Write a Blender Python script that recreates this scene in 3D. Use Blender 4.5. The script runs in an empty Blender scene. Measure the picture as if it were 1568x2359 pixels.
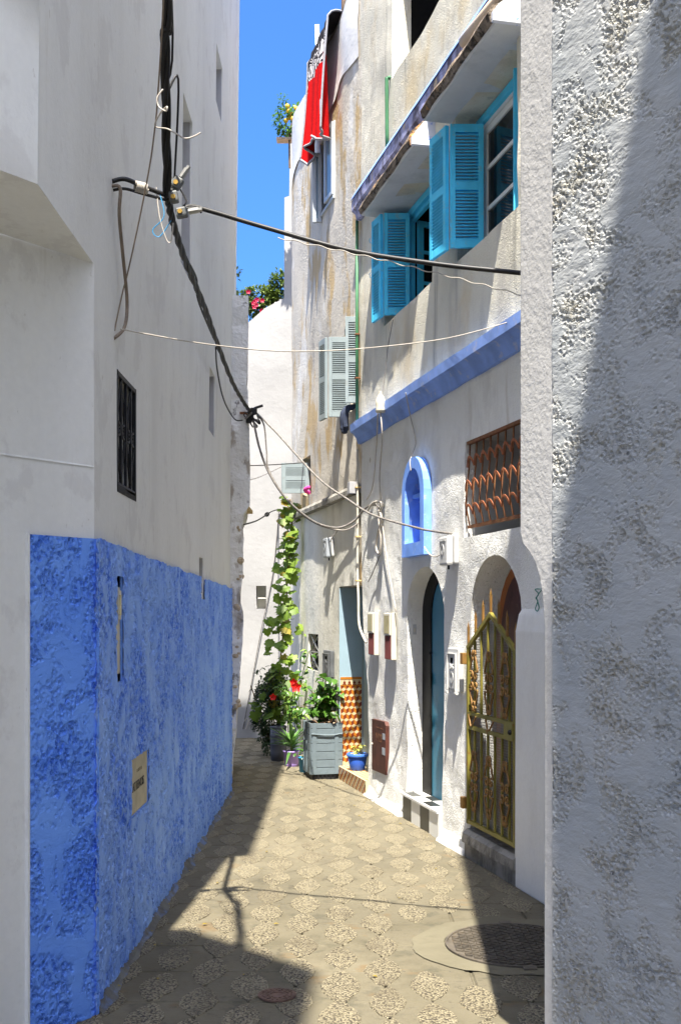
import bpy, bmesh, math, random
from mathutils import Vector, Matrix, noise, geometry

random.seed(11)
sc = bpy.context.scene
COL = sc.collection
R = math.radians

# ------------------------------------------------------------------ camera, sky, sun, exposure
CAM_H, HOR, FOC = 1.6, 1415.0, 2500.0
cd = bpy.data.cameras.new('camera'); cam = bpy.data.objects.new('camera', cd); COL.objects.link(cam)
cam.location = (0, 0, CAM_H); cam.rotation_euler = (R(90), 0, 0)
cd.sensor_fit = 'HORIZONTAL'; cd.sensor_width = 36.0; cd.lens = 36.0 * FOC / 1568.0
cd.shift_y = (HOR - 2359 / 2) / 1568.0
cd.clip_start = 0.05; cd.clip_end = 500
sc.camera = cam

SUN_RAY = Vector((0.0248, 0.45, -1.0)).normalized()
w = bpy.data.worlds.new('World'); sc.world = w; w.use_nodes = True
wn = w.node_tree; wn.nodes.clear()
sky = wn.nodes.new('ShaderNodeTexSky'); sky.sky_type = 'NISHITA'; sky.sun_disc = False
sky.sun_elevation = math.asin(-SUN_RAY.z)
sky.sun_rotation = math.atan2(-SUN_RAY.x, -SUN_RAY.y)
sky.air_density = 0.7; sky.dust_density = 4.0; sky.ozone_density = 9.0; sky.altitude = 10
bg = wn.nodes.new('ShaderNodeBackground'); bg.inputs[1].default_value = 0.14
wo = wn.nodes.new('ShaderNodeOutputWorld')
hs = wn.nodes.new('ShaderNodeHueSaturation'); hs.inputs['Saturation'].default_value = 1.22
wn.links.new(sky.outputs[0], hs.inputs['Color']); wn.links.new(hs.outputs[0], bg.inputs[0]); wn.links.new(bg.outputs[0], wo.inputs[0])
sl = bpy.data.lights.new('sun', 'SUN'); sl.energy = 4.9; sl.angle = R(0.5); sl.color = (1.0, 0.94, 0.84)
so = bpy.data.objects.new('sun', sl); COL.objects.link(so)
so.rotation_euler = SUN_RAY.to_track_quat('-Z', 'Y').to_euler(); so.location = (0, -5, 14)
sc.view_settings.view_transform = 'Standard'; sc.view_settings.look = 'None'
sc.view_settings.gamma = 1.0; sc.view_settings.use_curve_mapping = False
sc.view_settings.exposure = 1.65
sc.cycles.max_bounces = 10; sc.cycles.diffuse_bounces = 6; sc.cycles.use_denoising = True

# ------------------------------------------------------------------ materials
class NT:
    def __init__(s, name, disp=None):
        s.m = bpy.data.materials.new(name); s.m.use_nodes = True
        s.t = s.m.node_tree; s.t.nodes.clear()
        s.out = s.t.nodes.new('ShaderNodeOutputMaterial')
        s.b = s.t.nodes.new('ShaderNodeBsdfPrincipled')
        s.t.links.new(s.b.outputs[0], s.out.inputs[0])
        s.pos = s.n('ShaderNodeNewGeometry').outputs['Position']
        if disp: s.m.displacement_method = disp
    def n(s, ty, ins=None, **kw):
        nd = s.t.nodes.new(ty)
        for k, v in kw.items(): setattr(nd, k, v)
        for k, v in (ins or {}).items(): s.set(nd.inputs[k], v)
        return nd
    def set(s, sock, v):
        if isinstance(v, bpy.types.NodeSocket): s.t.links.new(v, sock)
        else: sock.default_value = v
    def vec(s, sx, sy, sz):
        return s.n('ShaderNodeVectorMath', {0: s.pos, 1: (sx, sy, sz)}, operation='MULTIPLY').outputs[0]
    def noise(s, scale, detail=3, rough=.55, vec=None, dist=0.0):
        return s.n('ShaderNodeTexNoise', {'Vector': vec or s.pos, 'Scale': scale, 'Detail': detail, 'Roughness': rough, 'Distortion': dist}).outputs[0]
    def voro(s, scale, feature='F1', vec=None, out=0, rnd=1.0):
        return s.n('ShaderNodeTexVoronoi', {'Vector': vec or s.pos, 'Scale': scale, 'Randomness': rnd}, feature=feature).outputs[out]
    def rng(s, v, lo, hi, a=0.0, b=1.0):
        return s.n('ShaderNodeMapRange', {0: v, 1: lo, 2: hi, 3: a, 4: b}, clamp=True).outputs[0]
    def math(s, op, a, b=0.0, c=0.0):
        return s.n('ShaderNodeMath', {0: a, 1: b, 2: c}, operation=op).outputs[0]
    def mix(s, f, a, b):
        nd = s.n('ShaderNodeMix', data_type='RGBA')
        s.set(nd.inputs[0], f)
        for i, c in ((6, a), (7, b)):
            s.set(nd.inputs[i], c if isinstance(c, bpy.types.NodeSocket) else (*c[:3], 1))
        return nd.outputs[2]
    def bump(s, h, strength=.5, dist=.01):
        return s.n('ShaderNodeBump', {'Height': h, 'Strength': strength, 'Distance': dist}).outputs[0]
    def done(s, col, rough=.8, normal=None, spec=.3, **kw):
        s.set(s.b.inputs['Base Color'], col if isinstance(col, bpy.types.NodeSocket) else (*col[:3], 1))
        s.set(s.b.inputs['Roughness'], rough); s.b.inputs['Specular IOR Level'].default_value = spec
        if normal is not None: s.set(s.b.inputs['Normal'], normal)
        for k, v in kw.items(): s.set(s.b.inputs[k], v)
        return s.m

def plaster(name, c1, c2, mott=1.2, grain=45, bump=.5, dist=.006, stains=(), lump=3.0, lumpd=.02, rough=.9, fleck=0.0):
    t = NT(name)
    col = t.mix(t.rng(t.noise(mott, 4, .6), .35, .68), c1, c2)
    col = t.mix(t.math('MULTIPLY', t.rng(t.noise(grain * .5, 3), .3, .7), .14), col, [x * .72 for x in c1])
    h = None
    for (c, sc_, lo, hi, stretch, amt) in stains:
        v = t.vec(*stretch)
        f = t.math('MULTIPLY', t.rng(t.noise(sc_, 6, .65, v), lo, hi), amt)
        col = t.mix(f, col, c)
    g = t.noise(grain, 3, .6)
    g2 = t.noise(lump, 4, .55)
    hh = t.math('ADD', t.math('MULTIPLY', g, dist), t.math('MULTIPLY', g2, lumpd))
    if fleck:
        p = t.math('MULTIPLY', t.rng(t.voro(grain * .55), .12, .3), fleck)
        p = t.math('MULTIPLY', p, t.rng(t.noise(1.6, 3), .42, .6))
        hh = t.math('ADD', hh, p)
    return t.done(col, rough, t.bump(hh, bump, 1.0), .2)

def simple(name, c, rough=.6, metal=0.0, var=.15, vs=12, bump=.0, spec=.4, chips=None, chipamt=.7, bs=60):
    t = NT(name)
    col = t.mix(t.rng(t.noise(vs, 4), .3, .7), [x * (1 - var) for x in c], [min(1, x * (1 + var)) for x in c])
    if chips: col = t.mix(t.math('MULTIPLY', t.rng(t.noise(vs * 2.3, 5, .7), .58, .64), chipamt), col, chips)
    nm = t.bump(t.noise(bs, 3), bump, .002) if bump else None
    m = t.done(col, rough, nm, spec, Metallic=metal)
    return m

def popcorn(name, c1, c2, amp, psize, lo, hi, pscale, stretch=(1, 1, 1), bits=None, smooth_amp=.003):
    """trowelled render with pitted popcorn patches; the relief is true displacement"""
    t = NT(name, 'BOTH')
    v = t.vec(*stretch)
    patch = t.rng(t.noise(pscale, 4, .6, v, .6), lo, hi)
    fine = t.noise(psize, 3, .65, v)
    cell = t.voro(psize * .9, 'F1', v)
    pit = t.math('ADD', t.math('MULTIPLY', fine, .9), t.math('MULTIPLY', cell, .8))
    h = t.math('MULTIPLY', t.math('MULTIPLY', t.rng(pit, .58, .98, -1.0, .08), amp), patch)
    trow = t.math('MULTIPLY', t.noise(14, 4, .6, t.vec(1, 1, 2.2)), smooth_amp)
    h = t.math('ADD', h, trow)
    col = t.mix(t.rng(t.noise(3.0, 4), .35, .65), c1, c2)
    if bits:
        col = t.mix(t.math('MULTIPLY', t.math('MULTIPLY', patch, t.rng(fine, .62, .44)), t.rng(t.noise(2.2, 4), .35, .6)), col, bits)
    d = t.n('ShaderNodeDisplacement', {'Height': h, 'Midlevel': 0.0, 'Scale': 1.0}).outputs[0]
    t.t.links.new(d, t.out.inputs['Displacement'])
    return t.done(col, .95, None, .05)

M = {}
def streaks(c, amt, sc_=5, lo=.5, hi=.7): return (c, sc_, lo, hi, (1, 1, .07), amt)
M['left_plaster'] = plaster('left_plaster', (.78, .78, .745), (.81, .81, .775), .8, 70, .35, .004,
    [streaks((.57, .56, .52), .35, 2.2, .45, .8), ((.61, .60, .57), 1.1, .5, .8, (1, 1, .35), .5), ((.42, .38, .32), 30, .66, .72, (1, 1, .5), .5), ((.60, .585, .56), 3.2, .56, .60, (1, 1, .8), .35), streaks((.50, .46, .40), .35, 9, .62, .76)], 1.6, .03)
M['cement'] = plaster('cement', (.36, .36, .37), (.42, .42, .43), 1.2, 50, .4, .004, [], 2, .01)  # grey for the ledge block; on the slit jambs it stands for recess shade
M['grime'] = plaster('grime', (.10, .10, .095), (.17, .17, .15), 9, 40, .8, .008, [((.13, .20, .38), 7, .5, .62, (1, 1, 1), .7)], 8, .03)
M['white_wash'] = plaster('white_wash', (.78, .77, .74), (.83, .82, .79), 1, 30, .5, .006, [((.6, .56, .48), 2, .58, .8, (1, 1, .3), .4)], 2.4, .02)
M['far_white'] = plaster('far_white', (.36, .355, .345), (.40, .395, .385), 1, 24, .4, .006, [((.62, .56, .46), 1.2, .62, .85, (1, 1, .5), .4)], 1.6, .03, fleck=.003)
M['b_plaster'] = plaster('b_plaster', (.58, .53, .44), (.65, .60, .51), .8, 40, .6, .008,
    [((.50, .36, .18), 2.6, .52, .58, (1, 1, .45), .9), ((.34, .32, .29), 3.0, .56, .7, (1, 1, .25), .6), ((.78, .77, .73), 1.7, .56, .64, (1, 1, .6), .7),
     streaks((.30, .27, .23), .5, 5, .56, .72)], 2, .02, fleck=.006)
M['b_lower'] = plaster('b_lower', (.74, .72, .63), (.79, .77, .69), .9, 35, .5, .007, [((.45, .43, .39), 2, .55, .7, (1, 1, .5), .5), streaks((.4, .38, .3), .3)], 2.2, .03)
M['a_lower'] = plaster('a_lower', (.77, .765, .72), (.82, .815, .77), 1.1, 85, .8, .009, [((.52, .50, .46), 2.2, .50, .66, (1, 1, .5), .55), ((.42, .36, .25), 4, .62, .72, (1, 1, .12), .5)], 3.2, .035, fleck=.010)
M['a_upper'] = plaster('a_upper', (.68, .645, .53), (.75, .715, .60), .9, 90, .8, .008,
    [((.56, .43, .22), 1.6, .50, .68, (1, 1, .7), .65), ((.42, .40, .36), 2.6, .52, .68, (1, 1, .25), .65), streaks((.25, .24, .21), .7, 5, .57, .70)], 2.2, .03, fleck=.009)
M['smooth_grey'] = plaster('smooth_grey', (.75, .745, .70), (.78, .775, .73), 1.2, 60, .3, .004, [((.48, .45, .4), 2, .55, .75, (1, 1, .4), .35)], 2.5, .015)
M['niche_white'] = plaster('niche_white', (.80, .79, .77), (.84, .83, .81), 1.2, 50, .3, .004, [], 2.5, .012)
M['grey_vault'] = plaster('grey_vault', (.55, .53, .48), (.60, .58, .53), 1.2, 50, .3, .004, [], 2.5, .012)
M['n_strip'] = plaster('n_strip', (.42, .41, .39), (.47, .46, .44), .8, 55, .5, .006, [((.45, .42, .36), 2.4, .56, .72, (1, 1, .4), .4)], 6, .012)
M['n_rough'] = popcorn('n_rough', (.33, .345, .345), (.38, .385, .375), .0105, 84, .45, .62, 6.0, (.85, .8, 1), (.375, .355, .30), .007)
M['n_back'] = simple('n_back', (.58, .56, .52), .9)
M['old_wall'] = plaster('old_wall', (.66, .65, .62), (.72, .71, .68), 1.5, 30, .9, .012,
    [((.30, .25, .19), 5, .54, .62, (1, 1, .5), .8), ((.10, .09, .08), 9, .6, .66, (1, 1, .6), .8), ((.35, .42, .62), 2, .62, .7, (1, 1, .6), .35)], 5, .04, fleck=.012)
M['old_core'] = plaster('old_core', (.40, .31, .20), (.50, .42, .30), 4, 20, .9, .012, [], 5, .04)
M['dado_front'] = popcorn('dado_front', (.14, .315, .90), (.19, .385, .94), .0115, 66, .42, .54, 6.0, (1, 1, .8), (.075, .205, .78), .004)
M['dado_street'] = popcorn('dado_street', (.27, .46, .98), (.34, .53, .98), .014, 56, .36, .54, 9.0, (1, .8, .6), (.09, .22, .84), .004)
M['blue_trim'] = simple('blue_trim', (.21, .33, .70), .85, 0, .2, 5, .5, .2, (.42, .44, .58), .6, 40)
M['niche_blue'] = simple('niche_blue', (.18, .35, .84), .8, 0, .15, 7, .5, .2, (.45, .56, .86), .6, 45)
M['fascia_lilac'] = plaster('fascia_lilac', (.38, .40, .66), (.44, .46, .70), 2, 30, .6, .006,
    [((.10, .09, .12), 7, .47, .60, (1, 1, .6), .9), ((.62, .50, .36), 4, .6, .66, (1, 1, 1), .8)], 6, .02)
M['broken_edge'] = plaster('broken_edge', (.13, .10, .075), (.33, .27, .21), 9, 24, 1.0, .02, [((.03, .025, .02), 12, .5, .6, (1, 1, 1), .9), ((.5, .24, .07), 5, .62, .68, (1, 1, 1), .9)], 10, .06)
M['hood'] = plaster('hood', (.60, .61, .60), (.66, .67, .66), 2, 40, .5, .006, [((.33, .36, .36), 3, .52, .7, (1, 1, 1), .45)], 5, .02)
M['hood_end'] = simple('hood_end', (.72, .74, .80), .85, 0, .05, 8, .4, .2, (.13, .25, .75), .9, 40)
M['turq'] = simple('turquoise_paint', (.075, .58, .88), .5, 0, .16, 5, .1, .35, (.24, .46, .54), .6)
M['turq_slat'] = simple('turquoise_slat', (.07, .54, .82), .5, 0, .16, 6)
M['teal_door'] = simple('teal_door', (.035, .18, .27), .5, 0, .08, 4)
M['grey_paint'] = simple('grey_paint', (.25, .30, .31), .55, 0, .08, 5, .05, .4, (.2, .17, .12), .2)
M['white_paint'] = simple('white_paint', (.78, .78, .74), .5, 0, .05, 6)
M['alu'] = simple('white_aluminium', (.42, .45, .47), .35, .1, .04, 6)
M['black_paint'] = simple('black_paint', (.005, .0045, .004), .6, 0, .3, 10, .1, .2, (.06, .04, .03), .25)
M['iron_black'] = simple('black_iron', (.012, .012, .014), .5, .3, .3, 20)
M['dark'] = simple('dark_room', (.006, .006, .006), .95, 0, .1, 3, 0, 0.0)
M['dim_room'] = plaster('dim_room', (.38, .38, .37), (.46, .46, .45), 2, 20, .3, .004, [((.12, .11, .1), 3, .58, .66, (1, 1, .6), .8)])
M['glass'] = simple('window_glass', (.012, .014, .016), .08, 0, .1, 3, 0, .35)
M['glass_blue'] = simple('blue_glass', (.18, .26, .32), .1, 0, .1, 3, 0, .6)
M['rust'] = simple('rusty_iron', (.20, .085, .038), .8, .1, .35, 14, .3, .3, (.25, .18, .07), .8)
M['rust_cap'] = simple('rust_cap', (.29, .105, .05), .85, 0, .25, 18, .3, .2)
M['gate_paint'] = simple('gate_yellow', (.21, .18, .032), .5, .1, .25, 9, .1, .4, (.22, .085, .022), .95)
M['gate_scroll'] = simple('gate_scroll_rust', (.22, .115, .03), .55, .1, .3, 12, .1, .4, (.2, .17, .04), .6)
M['orange_door'] = simple('orange_wood_door', (.34, .105, .02), .5, 0, .25, 7, .1)
M['stone_sill'] = plaster('stone_sill', (.24, .23, .20), (.34, .32, .28), 4, 30, .8, .01, [((.09, .085, .07), 6, .5, .62, (1, 1, .6), .7)], 6, .03)
M['maroon'] = simple('maroon_steel', (.082, .026, .018), .55, .2, .35, 10, .1, .4, (.16, .07, .045), .5)
M['cream_plastic'] = simple('cream_plastic', (.56, .53, .44), .5, 0, .04, 6)
M['amber_window'] = simple('amber_window', (.40, .35, .17), .25, 0, .2, 10, 0, .5)
M['maroon_rib'] = simple('maroon_ribbed', (.12, .03, .028), .6, 0, .2, 12)
M['box_white'] = simple('white_box_paint', (.50, .50, .485), .5, 0, .05, 8)
M['box_grey'] = simple('grey_box_plastic', (.34, .37, .40), .5, 0, .1, 10)
M['box_dark'] = simple('dark_box_plastic', (.10, .105, .11), .45, 0, .2, 10)
M['cable'] = simple('black_cable', (.012, .011, .010), .5, 0, .3, 20, .2, .4)
M['cable_grey'] = simple('grey_cable', (.17, .155, .14), .6, 0, .3, 25, .1, .3, (.5, .48, .42), .5)
M['wire_tan'] = simple('tan_wire', (.20, .155, .11), .6, 0, .2, 20)
M['wire_white'] = simple('white_wire', (.44, .40, .34), .6, 0, .15, 20)
M['clamp_grey'] = simple('clamp_grey', (.10, .105, .10), .5, .1, .3, 14)
M['steel'] = simple('dull_steel', (.36, .36, .34), .35, .7, .2, 20)
M['brass'] = simple('brass_bolt', (.55, .34, .08), .35, .8, .2, 20)
M['green_pipe'] = simple('green_pipe', (.045, .17, .075), .5, 0, .15, 6, 0, .4, (.2, .12, .05), .15)
M['tan_pipe'] = simple('tan_pipe', (.62, .50, .38), .6, 0, .1, 6, .1, .3, (.55, .28, .06), .6)
M['white_pipe'] = simple('white_pipe', (.52, .49, .42), .6, 0, .08, 6, .1, .3, (.5, .4, .2), .3)
M['soil'] = simple('potting_soil', (.05, .032, .02), 1, 0, .4, 40, .8, .1, None, .7, 120)
M['terracotta'] = simple('terracotta_shards', (.60, .40, .26), .85, 0, .25, 20, .3)
M['crate_grey'] = simple('crate_grey_paint', (.15, .19, .21), .55, 0, .10, 8, .15, .35, (.10, .13, .14), .4)
M['crate_dark'] = simple('dark_plastic', (.018, .018, .018), .6, 0, .3, 10)
M['barrel'] = simple('dark_barrel', (.085, .09, .11), .6, 0, .2, 12, .3)
M['purple'] = simple('purple_plastic', (.40, .27, .66), .4, 0, .06, 6)
M['pot_blue'] = simple('blue_plastic', (.025, .08, .36), .4, 0, .12, 8)
M['pot_rim'] = simple('blue_rim', (.05, .16, .58), .4, 0, .1, 8)
M['pot_cyan'] = simple('cyan_plastic', (.03, .22, .42), .45, 0, .1, 8)
M['stem'] = simple('plant_stem', (.16, .10, .045), .8, 0, .3, 20)
M['stem_green'] = simple('green_stem', (.10, .14, .035), .7, 0, .2, 20)
M['rope_green'] = simple('green_string', (.02, .18, .13), .8, 0, .1, 40)
M['pole_wood'] = simple('wood_pole', (.13, .08, .05), .8, 0, .2, 20)
M['manhole'] = simple('cast_iron', (.10, .085, .065), .7, .25, .3, 14, .3, .4, (.2, .15, .09), .5)
M['drain_iron'] = simple('drain_iron', (.14, .085, .06), .7, .2, .3, 30, .3)
M['plate_beige'] = simple('beige_plate', (.46, .42, .30), .65, .05, .15, 16, .2)
M['step_white'] = simple('white_tile', (.72, .72, .68), .35, 0, .04, 6)
M['step_black'] = simple('black_tile', (.03, .032, .03), .35, 0, .2, 8)
M['jamb_blue'] = simple('pale_blue_paint', (.28, .39, .45), .7, 0, .06, 3)
M['tile_cream'] = simple('cream_tile', (.52, .44, .27), .3, 0, .05, 20)
M['tile_orange'] = simple('orange_tile', (.42, .15, .015), .3, 0, .1, 20)
M['tile_brown'] = simple('brown_tile', (.17, .030, .012), .3, 0, .15, 20)
M['cloth_dark'] = simple('dark_cloth', (.03, .04, .07), .95, 0, .2, 30)
M['cloth_pink'] = simple('pink_cloth', (.65, .05, .28), .9, 0, .2, 30)
M['hem'] = simple('grey_hem', (.28, .28, .30), .9, 0, .15, 30)
M['bottle'] = simple('cloudy_plastic', (.62, .58, .46), .3, 0, .1, 10)
M['ochre'] = simple('ochre_end', (.55, .40, .18), .85, 0, .15, 12, .3)
M['fillet'] = plaster('fillet', (.70, .69, .64), (.76, .75, .70), 3, 30, .5, .006, [((.4, .36, .28), 5, .55, .7, (1, 1, 1), .5)])

def leafmat(name, c, c2, rough=.42, trans=.35):
    t = NT(name)
    oi = t.n('ShaderNodeObjectInfo').outputs['Random']
    f = t.rng(t.math('ADD', t.math('MULTIPLY', oi, .7), t.math('MULTIPLY', t.noise(9, 3), .6)), .15, 1.1)
    col = t.mix(f, c, c2)
    m = t.done(col, rough, None, .45)
    tr = t.n('ShaderNodeBsdfTranslucent', {0: col})
    mx = t.n('ShaderNodeMixShader', {0: trans, 1: t.b.outputs[0], 2: tr.outputs[0]})
    t.t.links.new(mx.outputs[0], t.out.inputs[0])
    return m
M['leaf_vine'] = leafmat('vine_leaf', (.10, .19, .016), (.24, .34, .04), .5, .45)
M['leaf_vine_old'] = leafmat('vine_leaf_old', (.28, .17, .02), (.32, .28, .04), .5, .4)
M['leaf_hib'] = leafmat('hibiscus_leaf', (.035, .10, .012), (.10, .22, .03), .3, .3)
M['leaf_dark'] = leafmat('dark_leaf', (.014, .036, .008), (.04, .08, .016), .45, .25)
M['leaf_sheff'] = leafmat('umbrella_leaf', (.10, .20, .03), (.28, .38, .10), .3, .3)
M['leaf_aloe'] = leafmat('strap_leaf', (.05, .12, .03), (.12, .24, .05), .35, .15)
M['leaf_pale'] = leafmat('variegated_leaf', (.36, .38, .07), (.55, .55, .16), .5, .35)
M['leaf_boug'] = leafmat('bougainvillea_leaf', (.07, .12, .02), (.19, .25, .05), .45, .3)
M['petal_red'] = leafmat('red_petal', (.60, .010, .008), (.80, .02, .015), .5, .3)
M['petal_pink'] = leafmat('magenta_petal', (.55, .01, .06), (.70, .03, .12), .5, .4)
M['fruit'] = simple('yellow_fruit', (.65, .38, .03), .5, 0, .15, 10)

def mk_tow():
    t = NT('towel_red')
    z = t.n('ShaderNodeSeparateXYZ', {0: t.pos}).outputs[2]
    red = t.mix(t.rng(t.noise(30, 3, .6, None, 1.5), .42, .58), (.36, .002, .003), (.44, .004, .005))
    sw = t.noise(4.5, 1.0, .4, t.vec(1, 1, .8), 2.2)
    bands = t.math('SINE', t.math('MULTIPLY', sw, 42.0))
    bw = t.mix(t.rng(bands, -.05, .1), (.02, .018, .022), (.55, .52, .50))
    zz = t.math('ADD', z, t.math('MULTIPLY', t.noise(5, 2), .24))
    col = t.mix(t.rng(zz, 7.24, 7.25), red, bw)
    col = t.mix(t.rng(zz, 7.50, 7.51), col, (.03, .028, .032))
    return t.done(col, .95, t.bump(t.noise(180, 2), .4, .002), .1)
M['towel'] = mk_tow()

def mk_ground():
    t = NT('alley_concrete')
    c = t.mix(t.rng(t.noise(2.2, 5, .6), .35, .65), (.098, .086, .056), (.165, .144, .096))
    c = t.mix(t.math('MULTIPLY', t.rng(t.noise(5.5, 6, .7), .55, .64), .55), c, (.060, .058, .040))
    c = t.mix(t.math('MULTIPLY', t.rng(t.noise(3.4, 4, .6, t.vec(1, 1.3, 1)), .60, .68), .6), c, (.15, .095, .04))
    yy = t.n('ShaderNodeSeparateXYZ', {0: t.pos}).outputs[1]
    smear = t.math('MULTIPLY', t.rng(t.math('ADD', yy, t.math('MULTIPLY', t.noise(2.5, 4), 1.6)), 6.6, 7.4), t.rng(t.noise(1.8, 5, .65), .36, .56))
    c = t.mix(t.math('MULTIPLY', smear, .5), c, (.17, .15, .102))
    c = t.mix(t.math('MULTIPLY', t.rng(t.noise(1.1, 6, .7), .48, .66), .6), c, (.062, .056, .040))
    c = t.mix(t.math('MULTIPLY', t.rng(t.noise(8, 7, .75, t.vec(1, .6, 1)), .60, .64), .5), c, (.045, .040, .028))
    c = t.mix(t.math('MULTIPLY', t.rng(t.noise(26, 6, .75), .58, .66), .6), c, (.06, .053, .04))
    h = t.math('ADD', t.math('MULTIPLY', t.noise(60, 4), .006), t.math('MULTIPLY', t.noise(9, 4), .02))
    return t.done(c, .85, t.bump(h, .5, 1.0), .25)
M['concrete'] = mk_ground()
def mk_peb():
    t = NT('pebble_wash')
    v = t.voro(95, 'F1'); cell = t.voro(95, 'F1', None, 1)
    hue = t.n('ShaderNodeSeparateColor', {0: cell}).outputs[0]
    stone = t.mix(hue, (.185, .158, .098), (.325, .282, .182))
    c = t.mix(t.rng(v, .52, .64), stone, (.055, .046, .032))
    yy = t.n('ShaderNodeSeparateXYZ', {0: t.pos}).outputs[1]
    smear = t.math('MAXIMUM', t.math('MULTIPLY', t.rng(t.math('ADD', yy, t.math('MULTIPLY', t.noise(2.5, 4), 1.6)), 6.4, 7.4), t.rng(t.noise(1.8, 5, .65), .34, .54)), t.math('MULTIPLY', t.rng(t.noise(6.5, 5, .65), .52, .66), .75))
    c = t.mix(t.math('MULTIPLY', smear, .5), c, (.165, .145, .098))
    c = t.mix(t.math('MULTIPLY', t.rng(t.noise(3.0, 6, .7), .48, .66), .55), c, (.10, .082, .052))
    h = t.math('MULTIPLY', t.rng(v, .15, .6, 1.0, 0.0), t.rng(smear, 0, 1, .008, .002))
    return t.done(c, .7, t.bump(h, .9, 1.0), .3)
M['pebble'] = mk_peb()
M['collar'] = plaster('collar_cement', (.125, .112, .075), (.165, .148, .10), 2.5, 50, .4, .004, [((.085, .075, .05), 5, .56, .7, (1, 1, 1), .5)], 6, .015)

# ------------------------------------------------------------------ mesh helpers
class MB:
    def __init__(s): s.v = []; s.f = []
    def add(s, vs, fs):
        o = len(s.v); s.v += [tuple(v) for v in vs]; s.f += [tuple(o + i for i in f) for f in fs]; return s
    def box(s, x0, x1, y0, y1, z0, z1):
        return s.add([(x0, y0, z0), (x1, y0, z0), (x1, y1, z0), (x0, y1, z0), (x0, y0, z1), (x1, y0, z1), (x1, y1, z1), (x0, y1, z1)],
                     [(0, 3, 2, 1), (4, 5, 6, 7), (0, 1, 5, 4), (1, 2, 6, 5), (2, 3, 7, 6), (3, 0, 4, 7)])
    def bar(s, a, b, wx, wy, up=(0, 0, 1)):
        a, b = Vector(a), Vector(b); d = (b - a).normalized(); u = Vector(up)
        if abs(d.dot(u)) > .95: u = Vector((1, 0, 0))
        x = d.cross(u).normalized() * wx / 2; y = d.cross(x).normalized() * wy / 2
        vs = [p + sx * x + sy * y for p in (a, b) for sx, sy in ((-1, -1), (1, -1), (1, 1), (-1, 1))]
        return s.add(vs, [(0, 1, 2, 3), (7, 6, 5, 4), (0, 4, 5, 1), (1, 5, 6, 2), (2, 6, 7, 3), (3, 7, 4, 0)])
    def prism(s, pts, a, b, ax='y'):
        """polygon pts (p,q) extruded from a to b along axis ax"""
        def P(p, q, t): return {'y': (p, t, q), 'x': (t, p, q), 'z': (p, q, t)}[ax]
        n = len(pts)
        vs = [P(p, q, a) for p, q in pts] + [P(p, q, b) for p, q in pts]
        return s.add(vs, [tuple(range(n)), tuple(range(2 * n - 1, n - 1, -1))] + [(i, i + n, (i + 1) % n + n, (i + 1) % n) for i in range(n)])
    def tube(s, pts, r, n=7, closed=False):
        pts = [Vector(p) for p in pts]; m = len(pts); rings = []
        up = Vector((.13, .21, .97)).normalized()
        for i, p in enumerate(pts):
            d = (pts[(i + 1) % m] - pts[i - 1]) if closed else (pts[min(i + 1, m - 1)] - pts[max(i - 1, 0)])
            if d.length < 1e-9: d = Vector((0, 0, 1))
            d.normalize()
            x = up - d * up.dot(d)
            if x.length < .05: x = Vector((1, 0, 0)) - d * d.x
            x.normalize(); up = x; y = d.cross(x)
            rr = r[i] if isinstance(r, (list, tuple)) else r
            rings.append([p + rr * (math.cos(2 * math.pi * k / n) * x + math.sin(2 * math.pi * k / n) * y) for k in range(n)])
        vs = [q for rg in rings for q in rg]; fs = []
        for i in range(m if closed else m - 1):
            j = (i + 1) % m
            fs += [(i * n + k, i * n + (k + 1) % n, j * n + (k + 1) % n, j * n + k) for k in range(n)]
        if not closed: fs += [tuple(range(n - 1, -1, -1)), tuple(range((m - 1) * n, m * n))]
        return s.add(vs, fs)
    def lathe(s, prof, n=20, c=(0, 0, 0)):
        vs = [(c[0] + r * math.cos(2 * math.pi * k / n), c[1] + r * math.sin(2 * math.pi * k / n), c[2] + z) for r, z in prof for k in range(n)]
        fs = [(i * n + k, i * n + (k + 1) % n, (i + 1) * n + (k + 1) % n, (i + 1) * n + k) for i in range(len(prof) - 1) for k in range(n)]
        return s.add(vs, fs)
    def ball(s, c, r, n=8):
        return s.lathe([(max(1e-4, r * math.sin(math.pi * i / n)), -r * math.cos(math.pi * i / n)) for i in range(n + 1)], n + 2, c)
    def mesh(s, name, mat, smooth=False):
        me = bpy.data.meshes.new(name); me.from_pydata(s.v, [], s.f)
        if mat: me.materials.append(mat)
        if smooth: me.polygons.foreach_set('use_smooth', [True] * len(me.polygons))
        me.update(); return me
    def build(s, name, mat, parent=None, smooth=False, bevel=0.0, fix=False):
        me = s.mesh(name, mat, smooth)
        if bevel or fix:
            bm = bmesh.new(); bm.from_mesh(me)
            if fix: bmesh.ops.recalc_face_normals(bm, faces=bm.faces)
            if bevel: bmesh.ops.bevel(bm, geom=[e for e in bm.edges], offset=bevel, segments=2, affect='EDGES', profile=.6, clamp_overlap=True)
            bm.to_mesh(me); bm.free()
        return link(name, me, parent)

def link(name, me, parent=None):
    o = bpy.data.objects.new(name, me); COL.objects.link(o)
    if parent: o.parent = parent
    return o
def tag(o, label=None, cat=None, group=None, kind=None):
    if label: o['label'] = label
    if cat: o['category'] = cat
    if group: o['group'] = group
    if kind: o['kind'] = kind
    return o
def smooth_path(pts, k=6):
    pts = [Vector(p) for p in pts]; out = []
    for i in range(len(pts) - 1):
        p0, p1, p2, p3 = pts[max(i - 1, 0)], pts[i], pts[i + 1], pts[min(i + 2, len(pts) - 1)]
        for j in range(k):
            t = j / k
            out.append(.5 * ((2 * p1) + (p2 - p0) * t + (2 * p0 - 5 * p1 + 4 * p2 - p3) * t * t + (3 * p1 - p0 - 3 * p2 + p3) * t ** 3))
    return out + [pts[-1]]

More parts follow.
